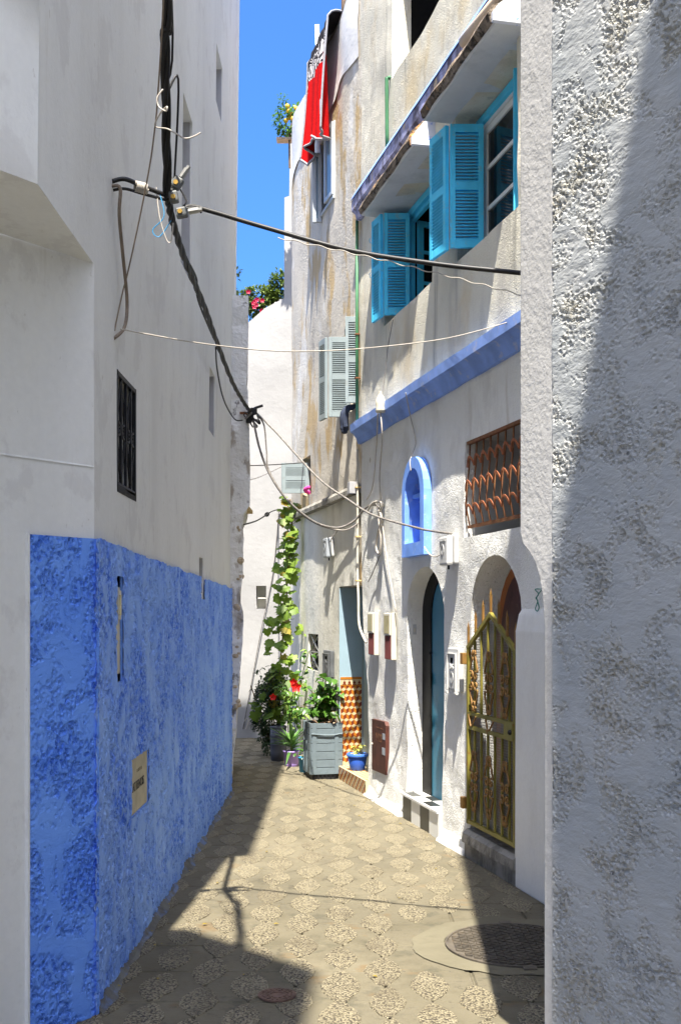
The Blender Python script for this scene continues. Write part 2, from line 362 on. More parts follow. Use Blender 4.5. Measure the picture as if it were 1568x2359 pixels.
class Frame:
    def __init__(s, ox, oy, ux, uy):
        l = math.hypot(ux, uy); s.o = Vector((ox, oy)); s.u = Vector((ux / l, uy / l)); s.n = Vector((-s.u.y, s.u.x))
        s.M = Matrix.Translation((ox, oy, 0)) @ Matrix.Rotation(math.atan2(s.u.y, s.u.x), 4, 'Z')
    def loc(s, x, y): d = Vector((x, y)) - s.o; return d.dot(s.u), d.dot(s.n)
    def w(s, a, d, h): p = s.o + s.u * a + s.n * d; return Vector((p.x, p.y, h))
    def px(s, px, py, d=0.0):
        """where the sight line through (px,py) of the photo meets this wall, d metres proud of it -> (along, height)"""
        r = (px - 784) / FOC; z = (d + s.o.dot(s.n)) / (r * s.n.x + s.n.y)
        return s.loc(r * z, z)[0], CAM_H - (py - HOR) / FOC * z
    def a(s, px, d=0.0): return s.px(px, 0, d)[0]
    def z(s, depth): return (depth - s.o.y) / s.u.y
    def thing(s, name, a, d, h, label, cat, group=None):
        o = bpy.data.objects.new(name, None); COL.objects.link(o)
        o.matrix_world = s.M @ Matrix.Translation((a, d, h)); o.empty_display_size = .1
        return tag(o, label, cat, group)
def at(px, py, z): return Vector(((px - 784) / FOC * z, z, CAM_H - (py - HOR) / FOC * z))
def thing(name, loc, label, cat, group=None, rz=0):
    o = bpy.data.objects.new(name, None); COL.objects.link(o); o.location = loc; o.rotation_euler = (0, 0, rz); o.empty_display_size = .1
    return tag(o, label, cat, group)

def inside(p, poly):
    c = False; n = len(poly)
    for i in range(n):
        a, b = poly[i], poly[(i + 1) % n]
        if (a[1] > p[1]) != (b[1] > p[1]) and p[0] < (b[0] - a[0]) * (p[1] - a[1]) / (b[1] - a[1]) + a[0]: c = not c
    return c
def dens(poly, step):
    out = []
    for i in range(len(poly)):
        a, b = Vector(poly[i]), Vector(poly[(i + 1) % len(poly)]); k = max(1, int((b - a).length / step))
        out += [tuple(a.lerp(b, j / k)) for j in range(k)]
    return out
def und(a, h, amp): return amp * (noise.noise(Vector((a * 1.3, h * 1.3, 3.1))) + .5 * noise.noise(Vector((a * 4.1, h * 4.1, 7.7))))
def wall(outline, holes, step=.16, amp=.012, off=lambda a, h: 0.0, reveal=()):
    """hand-plastered sheet in the (along, height) plane with openings; holes are (polygon, depth)"""
    f = lambda a, h: und(a, h, amp) + off(a, h)
    polys = [dens(outline, step)] + [dens(p, step * .6) for p, _ in holes]
    pts, edges = [], []
    for p in polys:
        o = len(pts); pts += p; edges += [(o + i, o + (i + 1) % len(p)) for i in range(len(p))]
    x0, x1 = min(p[0] for p in outline), max(p[0] for p in outline); z0, z1 = min(p[1] for p in outline), max(p[1] for p in outline)
    nx, nz = int((x1 - x0) / step), int((z1 - z0) / step)
    for i in range(1, nx):
        for j in range(1, nz):
            q = (x0 + (i + .25 * (j % 2)) * step, z0 + j * step)
            if inside(q, outline) and not any(inside(q, h) for h in polys[1:]): pts.append(q)
    r = geometry.delaunay_2d_cdt([Vector(p) for p in pts], edges, [], 0, 1e-5)
    mb = MB(); vs = [(v.x, f(v.x, v.y), v.y) for v in r[0]]; fs = []
    for fc in r[2]:
        c = sum((r[0][i] for i in fc), Vector((0, 0))) / len(fc)
        if inside(c, outline) and not any(inside(c, h) for h in polys[1:]):
            a, b, d = (r[0][i] for i in fc[:3])
            ccw = (b - a).cross(d - a) > 0
            fs.append(tuple(reversed(fc)) if ccw else tuple(fc))
    mb.add(vs, fs)
    for p, (_, depth) in zip(polys[1:], holes):
        if not depth: continue
        n = len(p)
        mb.add([(a, f(a, h), h) for a, h in p] + [(a, -depth, h) for a, h in p], [(i, (i + 1) % n, (i + 1) % n + n, i + n) for i in range(n)])
    return mb
def rect(a0, a1, h0, h1): return [(a0, h0), (a1, h0), (a1, h1), (a0, h1)]
def archp(a0, a1, h0, hs, ht, n=14, power=2.0):
    c, r = (a0 + a1) / 2, (a1 - a0) / 2
    top = []
    for i in range(n + 1):
        t = math.pi * i / n
        top.append((c + r * math.copysign(abs(math.cos(t)) ** (2 / power), math.cos(t)), hs + (ht - hs) * abs(math.sin(t)) ** (2 / power)))
    return [(a0, h0), (a1, h0)] + top
def panel(poly, d, mat, name, parent):
    mb = MB(); mb.add([(a, d, h) for a, h in poly], [tuple(range(len(poly)))]); return mb.build(name, mat, parent)
def grid(a0, a1, h0, h1, step, d=0.0, holes=()):
    na, nh = max(1, int((a1 - a0) / step)), max(1, int((h1 - h0) / step))
    mb = MB(); vs = [(a0 + (a1 - a0) * i / na, d, h0 + (h1 - h0) * j / nh) for j in range(nh + 1) for i in range(na + 1)]
    fs = []
    for j in range(nh):
        for i in range(na):
            c = (a0 + (a1 - a0) * (i + .5) / na, h0 + (h1 - h0) * (j + .5) / nh)
            if any(x0 < c[0] < x1 and y0 < c[1] < y1 for x0, x1, y0, y1 in holes): continue
            k = j * (na + 1) + i; fs.append((k, k + na + 1, k + na + 2, k + 1))
    return mb.add(vs, fs)

# ------------------------------------------------------------------ the wall lines
FA = Frame(1.0684, 6.344, -.2493, 1.0)                 # right-hand facade line, along = away from the camera
FL = Frame(-.985, 0.0, 0.0, -1.0)                      # left street face, along = towards the camera
FC = Frame(-.985, 4.33, -.609, -.793)                   # lower chamfer of the left house
FU = Frame(-.985, 3.53, -.609, -.793)                  # upper chamfer of the left house
FN = Frame(.575, 3.5, .466, -1.0)                     # near right house, along = towards the camera
assert FA.n.x < 0 and FL.n.x > 0 and FC.n.y < 0
FNn = -1 if FN.n.x > 0 else 1
def LA(y): return -y

# ------------------------------------------------------------------ ground
g = MB().add([(-40, -40, -.008), (40, -40, -.008), (40, 60, -.008), (-40, 60, -.008)], [(0, 1, 2, 3)]).build('ground', M['concrete'])
tag(g, kind='structure')
def in_alley(x, y, m=0.0):
    xr = 2.65 - .2493 * y if y > 6.2 else 1.45
    return -1.05 - m < x < xr + m and 4.0 < y < 14.2
MH = Vector((.85, 5.23)); MR = .345
TW, TL_, Y0 = .388, .379, 4.474 - 2 * .379
def tile_mesh(seed):
    rr = random.Random(seed); b = .006; hx, hy = TW / 2 - .004, TL_ / 2 - .004
    mb = MB()
    mb.add([(-hx, -hy, -.007), (hx, -hy, -.007), (hx, hy, -.007), (-hx, hy, -.007)] + [(sx * (hx - b), sy * (hy - b), rr.uniform(-.001, .0012)) for sx, sy in ((-1, -1), (1, -1), (1, 1), (-1, 1))],
           [(4, 5, 6, 7), (0, 1, 5, 4), (1, 2, 6, 5), (2, 3, 7, 6), (3, 0, 4, 7)])
    return mb.mesh('paving_tile', M['concrete'])
tms = [tile_mesh(i) for i in range(6)]
def lens_mesh(seed):
    rr = random.Random(seed); n = 28; mb = MB(); top = []; low = []
    for k in range(n):
        t = 2 * math.pi * k / n
        c, s_ = math.cos(t), math.sin(t)
        e = 1.0 / (abs(c / .092) ** 1.75 + abs(s_ / .140) ** 1.6) ** (1 / 1.68) * rr.uniform(.97, 1.03)
        tip = 1 + .24 * max(0, abs(s_) - .93) / .07
        top.append((e * c * .97, e * s_ * tip * .98, 0.0)); low.append((e * c, e * s_ * tip, -.0045))
    mb.add(top + low, [tuple(range(n))] + [(i, i + n, (i + 1) % n + n, (i + 1) % n) for i in range(n)])
    return mb.mesh('pebble_inlay', M['pebble'])
lms = [lens_mesh(40 + i) for i in range(5)]
for row in range(-1, 30):
    for colm in range(-5, 6):
        for kind in (0, 1, 2):
            x = colm * TW + (.5 * TW if kind == 2 else 0); y = Y0 + (row + (.5 if kind < 2 else 0)) * TL_
            if not in_alley(x, y, .12): continue
            dm = (Vector((x, y)) - MH).length
            if kind == 0:
                o = link('paving_tile', random.choice(tms), g); o.location = (x, y, 0); o.rotation_euler = (0, 0, R(180) * random.randint(0, 1))
            elif dm > .52:
                o = link('pebble_inlay', random.choice(lms), g)
                o.location = (x + random.uniform(-.006, .006), y + random.uniform(-.006, .006), .0035)
                o.rotation_euler = (0, 0, random.uniform(-.08, .08)); s_ = random.uniform(.93, 1.06); o.scale = (s_, s_ * random.uniform(.95, 1.05), 1)
# cement collar round the big cover
mb = MB(); n = 48; ring = [(MH.x + (.49 + .09 * noise.noise(Vector((k * .33, 0, 0)))) * math.cos(2 * math.pi * k / n) * 1.02, MH.y + (.46 + .08 * noise.noise(Vector((k * .35, 5, 0)))) * math.sin(2 * math.pi * k / n), .0062) for k in range(n)]
inn = [(MH.x + (MR + .006) * math.cos(2 * math.pi * k / n), MH.y + (MR + .006) * math.sin(2 * math.pi * k / n), .0062) for k in range(n)]
mb.add(ring + inn, [(k, (k + 1) % n, (k + 1) % n + n, k + n) for k in range(n)])
mb.build('cement_collar', M['collar'], g)
mc = thing('manhole_cover', (MH.x, MH.y, 0), 'large round patterned cast iron manhole cover in pale cement collar', 'manhole cover')
MB().lathe([(.001, .006), (MR - .012, .006), (MR - .01, .0125), (MR, .0125), (MR, .0)], 56).build('plate', M['manhole'], mc)
mb = MB()
for i in range(-9, 10):
    for j in range(-12, 13):
        x, y = i * .036, j * .027 + (.0135 if i % 2 else 0)
        if math.hypot(x, y) > MR - .03: continue
        sg = 1 if (i + j) % 2 else -1
        mb.bar((x - .015, y - sg * .007, .009), (x + .015, y + sg * .007, .009), .009, .012)
tag(mb.build('tread_stud', M['manhole'], mc), kind='stuff')
for sy in (1, -1):
    MB().box(-.03, .03, sy * (MR + .012) - .022, sy * (MR + .012) + .022, .0, .014).build('lifting_lug', M['manhole'], mc)
dc = thing('drain_cover', (-.265, 4.535, .004), 'small round rusty drain cover with radial grooves set in the paving', 'drain cover')
MB().lathe([(.001, .003), (.072, .003), (.074, .006), (.08, .006), (.08, 0)], 32).build('plate', M['drain_iron'], dc)
mb = MB()
for rr_ in (.028, .047, .064):
    k = max(6, int(rr_ * 330))
    for q in range(k):
        t0, t1 = 2 * math.pi * (q + .1) / k, 2 * math.pi * (q + .86) / k
        mb.prism([(rr_ * math.cos(t0), rr_ * math.sin(t0)), ((rr_ + .013) * math.cos(t0), (rr_ + .013) * math.sin(t0)), ((rr_ + .013) * math.cos(t1), (rr_ + .013) * math.sin(t1)), (rr_ * math.cos(t1), rr_ * math.sin(t1))], .003, .0075, 'z')
tag(mb.build('raised_block', M['drain_iron'], dc), kind='stuff')

# ------------------------------------------------------------------ LEFT HOUSE
lh = thing('white_house', (FL.o.x, 0, 0), 'tall white house on the left with a rough blue dado and slit windows', 'house')
lh.matrix_world = FL.M
H_L = 8.8
lean = lambda a, h: .0115 * max(0.0, h - 3.0)
yend = lambda h: 9.70 + .045 * h
slits = [(6.64, 7.06, 3.76, 4.80), (8.33, 8.74, 5.55, 5.99), (8.11, 8.47, 2.98, 3.455), (7.56, 7.77, 1.75, 2.0)]
holes = [(rect(LA(b), LA(a), c, d), .14) for a, b, c, d in slits]
grl = (4.777, 5.218, 2.145, 2.68); holes.append((rect(LA(grl[1]), LA(grl[0]), grl[2], grl[3]), .16))
nic = (4.71, 4.845, 1.30, 1.77); hat = (5.04, 5.49, .65, .925)
holes += [(rect(LA(nic[1]), LA(nic[0]), nic[2], nic[3]), .12), (rect(LA(hat[1]), LA(hat[0]), hat[2], hat[3]), .035)]
outl = [(LA(yend(0)), 0), (LA(4.33), 0), (LA(4.33), 3.0), (LA(3.53), 3.0), (LA(3.53) + .035, H_L), (LA(yend(H_L)), H_L), (LA(yend(6)), 6)]
wall(outl, holes, .2, .004, lean).build('wall', M['left_plaster'], lh, smooth=True)
for a, b, c, d in slits: panel(rect(LA(b), LA(a), c, d), -.139, M['left_plaster'], 'slit_recess', lh)
for a, b, c, d in slits: MB().box(LA(b) - .001, LA(b) + .004, -.139, lean(0, c) - .003, c, d).build('slit_reveal_shade', M['cement'], lh)  # darker grey puts the recess shade into the far jamb's colour
MB().box(LA(10.25), LA(4.2), -5, -.3, 0, H_L).build('building_core', M['left_plaster'], lh)
MB().box(LA(9.96), LA(3.3), -.31, 0.175, H_L - .22, H_L).build('shade_cornice', M['left_plaster'], lh)  # unseen overhang, added to widen the shade on the paving
MB().add([(LA(9.69 + .045 * h), d, h) for h in (0, H_L) for d in (lean(0, h), -.5)], [(0, 1, 3, 2)]).build('end_wall', M['left_plaster'], lh)
# chamfered corner: lower face, upper face, soffit between
fc_empty_parent = lh
def in_frame(o, fr, base): o.matrix_local = base.matrix_world.inverted() @ fr.M
o = wall(rect(-.003, 1.6, 0, 3.0), [], .2, .004).build('chamfer_wall', M['left_plaster'], lh, smooth=True); in_frame(o, FC, lh)
o = MB().add([(0, .004, 2.186), (1.5, .004, 2.186), (1.5, .0, 2.194), (0, 0, 2.194)], [(0, 1, 2, 3)]).build('plaster_joint', M['left_plaster'], lh); in_frame(o, FC, lh)
o = wall([(0, 3.0), (1.2, 3.0), (1.2, H_L), (-.035, H_L)], [], .3, .004, lean).build('upper_chamfer_wall', M['left_plaster'], lh, smooth=True); in_frame(o, FU, lh)
p = [FC.w(0, 0, 3.0), FC.w(1.6, 0, 3.0), FU.w(1.2, 0, 3.0), FU.w(0, 0, 3.0)]
o = MB().add([(-q.y, q.x + .985, 3.0) for q in p], [(0, 1, 2, 3)]).build('corbel_soffit', M['left_plaster'], lh)
# blue dado: popcorn render, true relief
dt = lambda y: 1.903 - .0135 * (y - 4.33)
hh = [(LA(nic[1]), LA(nic[0]), nic[2], nic[3]), (LA(hat[1]), LA(hat[0]), hat[2], hat[3]), (LA(7.77), LA(7.56), 1.75, 2.1)]
mb = grid(LA(9.70), LA(4.308), 0, 1.9, .013, .016, hh)
mb.v = [(a, d + .003 * noise.noise(Vector((a * 3, h * 3, 1))), h * dt(-a) / 1.9 + (.014 * noise.noise(Vector((a * 3, 0, 9))) + .008 * noise.noise(Vector((a * 17, 0, 4))) if h > 1.89 else 0)) for a, d, h in mb.v]
mb.v = [((LA(9.70) - .045 * h if a < LA(9.69) else a), d, h) for a, d, h in mb.v]
mb.build('dado', M['dado_street'], lh, smooth=True)
mb = grid(-.014, .317, 0, 1.9, .008, .016); o = mb.build('dado', M['dado_front'], lh, smooth=True); in_frame(o, FC, lh)
mb = MB().box(.3175, .326, 0, .020, 0, 1.905); o = mb.build('dado_edge', M['left_plaster'], lh); in_frame(o, FC, lh)
for (y0, y1, z0, z1) in (nic, hat):
    a0, a1 = LA(y1), LA(y0)
    MB().box(a0 - .012, a0, -.11, .012, z0, z1).box(a1, a1 + .012, -.11, .012, z0, z1).box(a0, a1, -.11, .012, z1, z1 + .012).box(a0, a1, -.11, .012, z0 - .012, z0).build('niche_lining', M['niche_blue'], lh)
# grey niches' linings
for (y0, y1, z0, z1), dp, nm, mt in ((nic, .12, 'niche_back', 'dado_street'), (grl, .16, 'window_back', 'dark')):
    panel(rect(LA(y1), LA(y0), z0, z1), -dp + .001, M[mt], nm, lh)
# grimy mortar fillet where the dado meets the paving
kf = 90; vs = []; prf = [(.0, .034), (.010, .026), (.020, .012), (.034, .003), (.04, -.01), (.0, -.01)]
for i in range(kf + 1):
    a = LA(9.70) + (LA(4.33) - LA(9.70)) * i / kf
    q = max(.15, 1 + 1.1 * noise.noise(Vector((a * 3, 2, 2))) + .6 * noise.noise(Vector((a * 17, 5, 2))))
    vs += [(a, .008 + d * q, h * q if h > 0 else h) for d, h in prf]
mb = MB().add(vs, [(i * 6 + j, i * 6 + (j + 1) % 6, (i + 1) * 6 + (j + 1) % 6, (i + 1) * 6 + j) for i in range(kf) for j in range(6)])
mb.build('mortar_fillet', M['grime'], lh, fix=True)
# black window grille
a0, a1, z0, z1 = LA(grl[1]), LA(grl[0]), grl[2], grl[3]
gm = MB(); dd = -.004
for (p, q) in (((a0, z0 + .03), (a1, z0 + .03)), ((a0, z1 - .012), (a1, z1 - .012)), ((a0 + .01, z0), (a0 + .01, z1)), ((a1 - .01, z0), (a1 - .01, z1))):
    gm.bar((p[0], dd, p[1]), (q[0], dd, q[1]), .02, .016, (0, 1, 0))
gr = gm.build('window_grille', M['iron_black'], lh)
for i in range(1, 4):
    x = a0 + (a1 - a0) * i / 4; MB().bar((x, dd, z0), (x, dd, z1), .013, .013, (0, 1, 0)).build('bar', M['iron_black'], gr)
def scroll(cx, cz, w_, h_, d, sx, r=.007, flip=1):
    pts = []
    for i in range(22):
        t = i / 21; ang = -math.pi / 2 + t * 2.6 * math.pi; rad = .45 * w_ * (1 - .72 * t)
        pts.append((cx + sx * (w_ * .5 + rad * math.sin(ang + math.pi) * .9), d, cz + flip * (h_ * .5 - .42 * w_ + rad * math.cos(ang + math.pi) * 1.0)))
    body = [(cx + sx * .01, d, cz - flip * h_ * .48), (cx + sx * w_ * .55, d, cz - flip * h_ * .15), (cx + sx * w_ * .92, d, cz + flip * h_ * .18)]
    return smooth_path(body + pts[3:], 3)
for cx in (a0 + (a1 - a0) * .25, a0 + (a1 - a0) * .75):
    for sx in (1, -1):
        for fl, cz in ((1, z0 + (z1 - z0) * .36), (-1, z0 + (z1 - z0) * .66)):
            MB().tube(scroll(cx, cz, .085, .26, -.004, sx, flip=fl), .0055, 5).build('scroll', M['iron_black'], gr, smooth=True)
            break
for sx_ in (0.25, .75):
    for s2 in (1, -1):
        MB().tube(scroll(a0 + (a1 - a0) * sx_, z0 + (z1 - z0) * .70, .085, .26, -.004, s2, flip=-1), .0055, 5).build('scroll', M['iron_black'], gr, smooth=True)
MB().box(a0, a1, -.1, .004, z0 - .004, z0 + .03).build('sill', M['black_paint'], lh)
# electricity meter housed in the tall slot
mt = FL.thing('meter_box', LA(4.795), -.105, 1.335, 'narrow cream meter box inside the tall slot of the blue dado', 'meter box')
MB().box(-.035, .045, 0, .11, 0, .385).build('casing', M['cream_plastic'], mt, bevel=.006)
MB().box(-.026, .036, .108, .118, .24, .37).build('lid', M['cream_plastic'], mt, bevel=.004)
MB().box(-.02, .03, .1175, .120, .26, .35).build('window', M['amber_window'], mt)
# stencilled plate
pl = FL.thing('cover_plate', LA(5.265), -.004, .7875, 'dusty beige service plate with black stencilled letters in the blue dado', 'plate')
MB().box(-.222, .222, 0, .012, -.135, .135).build('plate', M['plate_beige'], pl, bevel=.004)
def text(s_, size, parent, loc, mat, rot=(R(90), 0, 0), ext=.002, sx=1.0, name='lettering'):
    cu = bpy.data.curves.new(name, 'FONT'); cu.body = s_; cu.size = size; cu.extrude = ext; cu.align_x = 'CENTER'; cu.align_y = 'CENTER'; cu.resolution_u = 3
    cu.materials.append(mat)
    tmp = bpy.data.objects.new(name, cu); me = bpy.data.meshes.new_from_object(tmp); bpy.data.objects.remove(tmp)
    o = bpy.data.objects.new(name, me); COL.objects.link(o); o.parent = parent; o.location = loc; o.rotation_euler = rot; o.scale = (sx, 1, 1)
    return o
text('ATTENOIS', .062, pl, (.02, .0135, -.01), M['iron_black'], (R(90), 0, R(180)), .001)
for i in range(4): MB().box(-.06 + i * .035, -.054 + i * .035, .011, .0135, .052, .068).build('vent_hole', M['dark'], pl)

# ------------------------------------------------------------------ OLD WALL beyond the left house
ow = thing('old_wall', (-.9, 9.72, 0), 'crumbling old white rubble wall at the end of the blue dado', 'wall')
prof = [(0.0, -.02), (.25, -.005), (.6, .03), (1.0, .055), (1.35, .075), (1.62, .09), (1.70, .06), (1.9, .075), (2.2, .085), (2.50, .095), (2.58, .145), (2.9, .15), (3.25, .145), (3.6, .13), (3.66, .115), (3.75, .13), (4.2, .135), (4.46, .135)]
mb = MB(); ys = [9.735, 9.9, 10.2, 10.6, 11.0, 11.5]
vs = []; fs = []; rng = 0; zs = []
for (h0, d0), (h1, d1) in zip(prof[:-1], prof[1:]):
    k = max(1, int((h1 - h0) / .07)); zs += [(h0 + (h1 - h0) * i / k, d0 + (d1 - d0) * i / k) for i in range(k)]
zs.append(prof[-1])
for h, d in zs:
    rough_ = .012 if h < 2.55 else .004
    vs.append((-1.6, 9.735, h))
    for y in ys: vs.append((-.96 + d + rough_ * noise.noise(Vector((h * 9, y * 6, 2))) * 1.6 - .10 * (y - 9.735), y + (0.02 * noise.noise(Vector((h * 7, 3, 1))) if y < 9.8 else 0), h))
n1 = len(ys) + 1
for i in range(len(zs) - 1):
    fs += [(i * n1 + k, i * n1 + k + 1, (i + 1) * n1 + k + 1, (i + 1) * n1 + k) for k in range(n1 - 1)]
mb.add([(x + .9, y - 9.72, z) for x, y, z in vs], fs)
mb.add([(vs[-n1 + k][0] + .9, vs[-n1 + k][1] - 9.72, 4.46) for k in range(n1)] + [(-.7, 1.78, 4.46)], [tuple(range(n1 + 1))])
mb.build('wall_face', M['old_wall'], ow)
for i in range(16):                                                     # exposed rubble along the broken edge
    h = random.choice([random.uniform(.3, 1.5), random.uniform(1.6, 2.5)])
    st = MB().ball((0, 0, 0), random.uniform(.018, .035), 5).build('rubble_stone', M['old_core'], ow)
    d = next(p[1] for p in prof if p[0] >= h)
    st.location = (-.065 + d + random.uniform(-.06, .0), .015 + random.uniform(-.005, .02), h); st.scale = (1, .7, random.uniform(.6, 1)); st.rotation_euler = (0, 0, random.random() * 3)
MB().box(-.06, .075, .03, .5, 2.545, 2.575).build('broken_lip', M['ochre'], ow)

# ------------------------------------------------------------------ FAR WHITE HOUSE
fh = thing('far_house', (0, 14, 0), 'sunlit plain white house closing the alley at the far end', 'house')
wx = lambda px: (px - 784) / FOC * 14.0
outl = [(-6, 0), (2, 0), (2, 7.9), (wx(670), 7.9), (wx(668), 7.86), (wx(666), 7.0), (wx(655), 6.98), (wx(654), 5.68), (wx(610), 5.55), (wx(565), 5.33), (-1.7, 5.2), (-6, 5.2)]
fw = Frame(0, 14, -1, 0)
wn_ = (wx(590), wx(613), 1.67, 1.965)
ol = [(-x, h) for x, h in outl]
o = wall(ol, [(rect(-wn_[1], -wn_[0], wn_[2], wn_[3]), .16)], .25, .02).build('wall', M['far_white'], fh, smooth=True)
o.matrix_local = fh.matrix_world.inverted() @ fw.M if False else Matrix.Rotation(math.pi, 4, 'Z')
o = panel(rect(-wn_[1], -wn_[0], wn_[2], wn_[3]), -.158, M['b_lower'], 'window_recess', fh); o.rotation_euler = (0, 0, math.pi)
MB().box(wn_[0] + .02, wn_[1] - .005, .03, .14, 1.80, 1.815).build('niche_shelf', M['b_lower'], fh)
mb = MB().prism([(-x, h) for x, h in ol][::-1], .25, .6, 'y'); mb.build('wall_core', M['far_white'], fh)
mb = MB()
for i in range(2): mb.box(wx(632 + i * 11), wx(641 + i * 10), .02, .3, 5.60 + i * .03, 5.635 + i * .04)
mb.build('coping_stone', M['fillet'], fh)

# ------------------------------------------------------------------ BUILDING B (weathered, right far)
A = FA
bh = thing('weathered_house', (0, 0, 0), 'weathered beige house with peeling plaster and grey shutters, middle of the right side', 'house')
bh.matrix_world = A.M
sB0 = A.z(9.90); sB1 = A.z(12.97); HB = 7.45
doorB = (A.z(9.56), A.z(10.60), .13, 1.868)
holesB = [(rect(doorB[0], doorB[1], .0, doorB[3]), .22)]
wShut = (A.z(10.08), A.z(10.50), 3.52, 4.36); wLow = (A.z(11.95), A.z(12.36), 2.93, 3.36); wTop = (A.z(10.86), A.z(11.46), 5.80, 6.55); wGr = (A.z(11.52), A.z(12.02), .99, 1.385)
for q, dp in ((wShut, .16), (wLow, .14), (wTop, .12), (wGr, .08)): holesB.append((rect(*q), dp))
sU = [(A.z(9.50), 0), (sB1, 0), (sB1, HB - .06), (sB1 - .12, HB), (A.z(9.50), HB + .1)]
def offB(a, h): return -.015 + (.012 if h > 2.76 else 0) + (.02 * math.sin((a - sB0) * 5) * max(0, h - 5.5) / 2 if h > 5.5 else 0)
wall(sU, holesB, .17, .016, offB).build('wall', M['b_plaster'], bh, smooth=True)
# the lower storey carries its own, smoother coat
lowh = [(rect(*wGr), .03)]
wall([(doorB[1], 0), (sB1, 0), (sB1, 2.70), (sB0, 2.74), (sB0, doorB[3]), (doorB[1], doorB[3])], lowh, .17, .014, lambda a, h: .012).build('lower_coat', M['b_lower'], bh, smooth=True)
MB().prism([(-.1, 2.70), (.085, 2.70), (.085, 2.745), (.06, 2.78), (-.1, 2.80)], sB0 + .02, sB1, 'x').build('ledge', M['stone_sill'], bh)
MB().box(sB0 + .01, sB0 + .10, .02, .1, 2.70, 2.81).build('ledge_block', M['cement'], bh, bevel=.006)
MB().prism([(-.1, 0), (.045, 0), (.040, .78), (.012, .82), (-.1, .82)], doorB[1] + .03, doorB[1] + .42, 'x').build('plinth', M['stone_sill'], bh)
MB().box(sB0, sB1 - .02, -4, -.26, 0, HB).build('building_core', M['b_lower'], bh)
MB().box(sB0, sB1 - .03, -.27, -.03, HB - .25, HB - .02).build('parapet', M['white_wash'], bh)
MB().box(sB1 - .04, sB1 - .002, -4, -.02, 0, HB - .08).build('end_wall', M['white_wash'], bh)
mb = grid(sB0 + .02, sB1 - .1, 6.75, HB - .01, .12, 0)            # whitewashed parapet band
mb.v = [(a, und(a, h, .02) + .012 + offB(a, h), h + (.22 * noise.noise(Vector((a * 1.5, 2, 2))) if h < 6.8 else 0)) for a, d, h in mb.v]
mb.build('whitewash_band', M['white_wash'], bh, smooth=True)
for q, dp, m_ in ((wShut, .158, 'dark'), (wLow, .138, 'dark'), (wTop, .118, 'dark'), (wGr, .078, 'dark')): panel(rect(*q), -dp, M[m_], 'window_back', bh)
# tiled doorway
panel(rect(doorB[0], doorB[1], 0, doorB[3]), -.218, M['jamb_blue'], 'door_panel', bh)
MB().box(doorB[1] - .006, doorB[1] + .001, -.215, .02, 0, doorB[3] - .01).build('painted_jamb', M['jamb_blue'], bh)
def cube_tiles(parent, x, d0, d1, h0, h1, cell):
    """tumbling-block tiles on a jamb plane at along = x"""
    mbs = {k: MB() for k in ('cream', 'orange', 'brown')}
    wd = cell; hh_ = cell * 1.15; r = 0; y = h0
    def put(k, pts):
        c = [(min(max(a, d0), d1), min(max(b, h0), h1)) for a, b in pts]
        if max(p[0] for p in c) - min(p[0] for p in c) > 1e-4 and max(p[1] for p in c) - min(p[1] for p in c) > 1e-4:
            mbs[k].add([(x, a, b) for a, b in c], [tuple(range(len(c)))])
    while y < h1 + hh_:
        q = d0 - wd + (wd / 2 if r % 2 else 0)
        while q < d1 + wd:
            t = hh_ * .30
            put('cream', [(q, y + t), (q + wd / 2, y), (q + wd, y + t), (q + wd / 2, y + 2 * t)])
            put('orange', [(q, y + t), (q + wd / 2, y + 2 * t), (q + wd / 2, y + hh_ + t - t * .0), (q, y + hh_)])
            put('brown', [(q + wd, y + t), (q + wd / 2, y + 2 * t), (q + wd / 2, y + hh_ + t), (q + wd, y + hh_)])
            q += wd
        y += hh_; r += 1
    for k in mbs: mbs[k].build('wall_tile', M['tile_' + k], parent)
xj = doorB[1] - .0095
MB().box(doorB[1] - .009, doorB[1] - .0055, -.205, .012, .13, .985).build('tile_panel', M['tile_cream'], bh)
cube_tiles(bh, xj, -.204, .010, .13, .90, .052)
MB().box(xj - .002, xj, -.205, .012, .962, .985).build('tile_border', M['tile_orange'], bh)
MB().box(xj - .002, xj, -.205, .012, .900, .908).build('tile_border', M['tile_orange'], bh)
for i in range(4):
    dq = -.18 + i * .05; mb = MB()
    mb.add([(xj - .001, dq + .014 * math.cos(k * math.pi / 4), .93 + .013 * math.sin(k * math.pi / 4)) for k in range(8)], [tuple(range(8))]); mb.box(xj - .0015, xj - .0005, dq - .02, dq + .02, .909, .916)
    mb.add([(xj - .0012, dq - .006, .942), (xj - .0012, dq + .006, .942), (xj - .0012, dq, .958)], [(0, 1, 2)]); mb.build('tile_motif', M['tile_brown'], bh)
# tiled step
st = MB().box(doorB[0] + .0, doorB[1] + .02, -.21, .045, 0, .128).build('door_step', M['tile_cream'], bh)
for i in range(26):
    for j in range(4):
        x = doorB[0] + .008 + i * .0395; z = .006 + j * .0305; k = (i + j) % 3
        MB().add([(x, .0465, z), (x + .036, .0465, z), (x + .036, .0465, z + .027), (x, .0465, z + .027)], [(0, 3, 2, 1)]).build('step_tile', M['tile_' + ('cream', 'orange', 'brown')[k]], st)
for i in range(26):
    for j in range(6):
        x = doorB[0] + .008 + i * .0395; y = -.195 + j * .039
        if (i + j) % 2: MB().add([(x, y, .1295), (x + .036, y, .1295), (x + .036, y + .02, .1295), (x, y + .02, .1295)], [(0, 1, 2, 3)]).build('step_tile', M['tile_orange'], st)
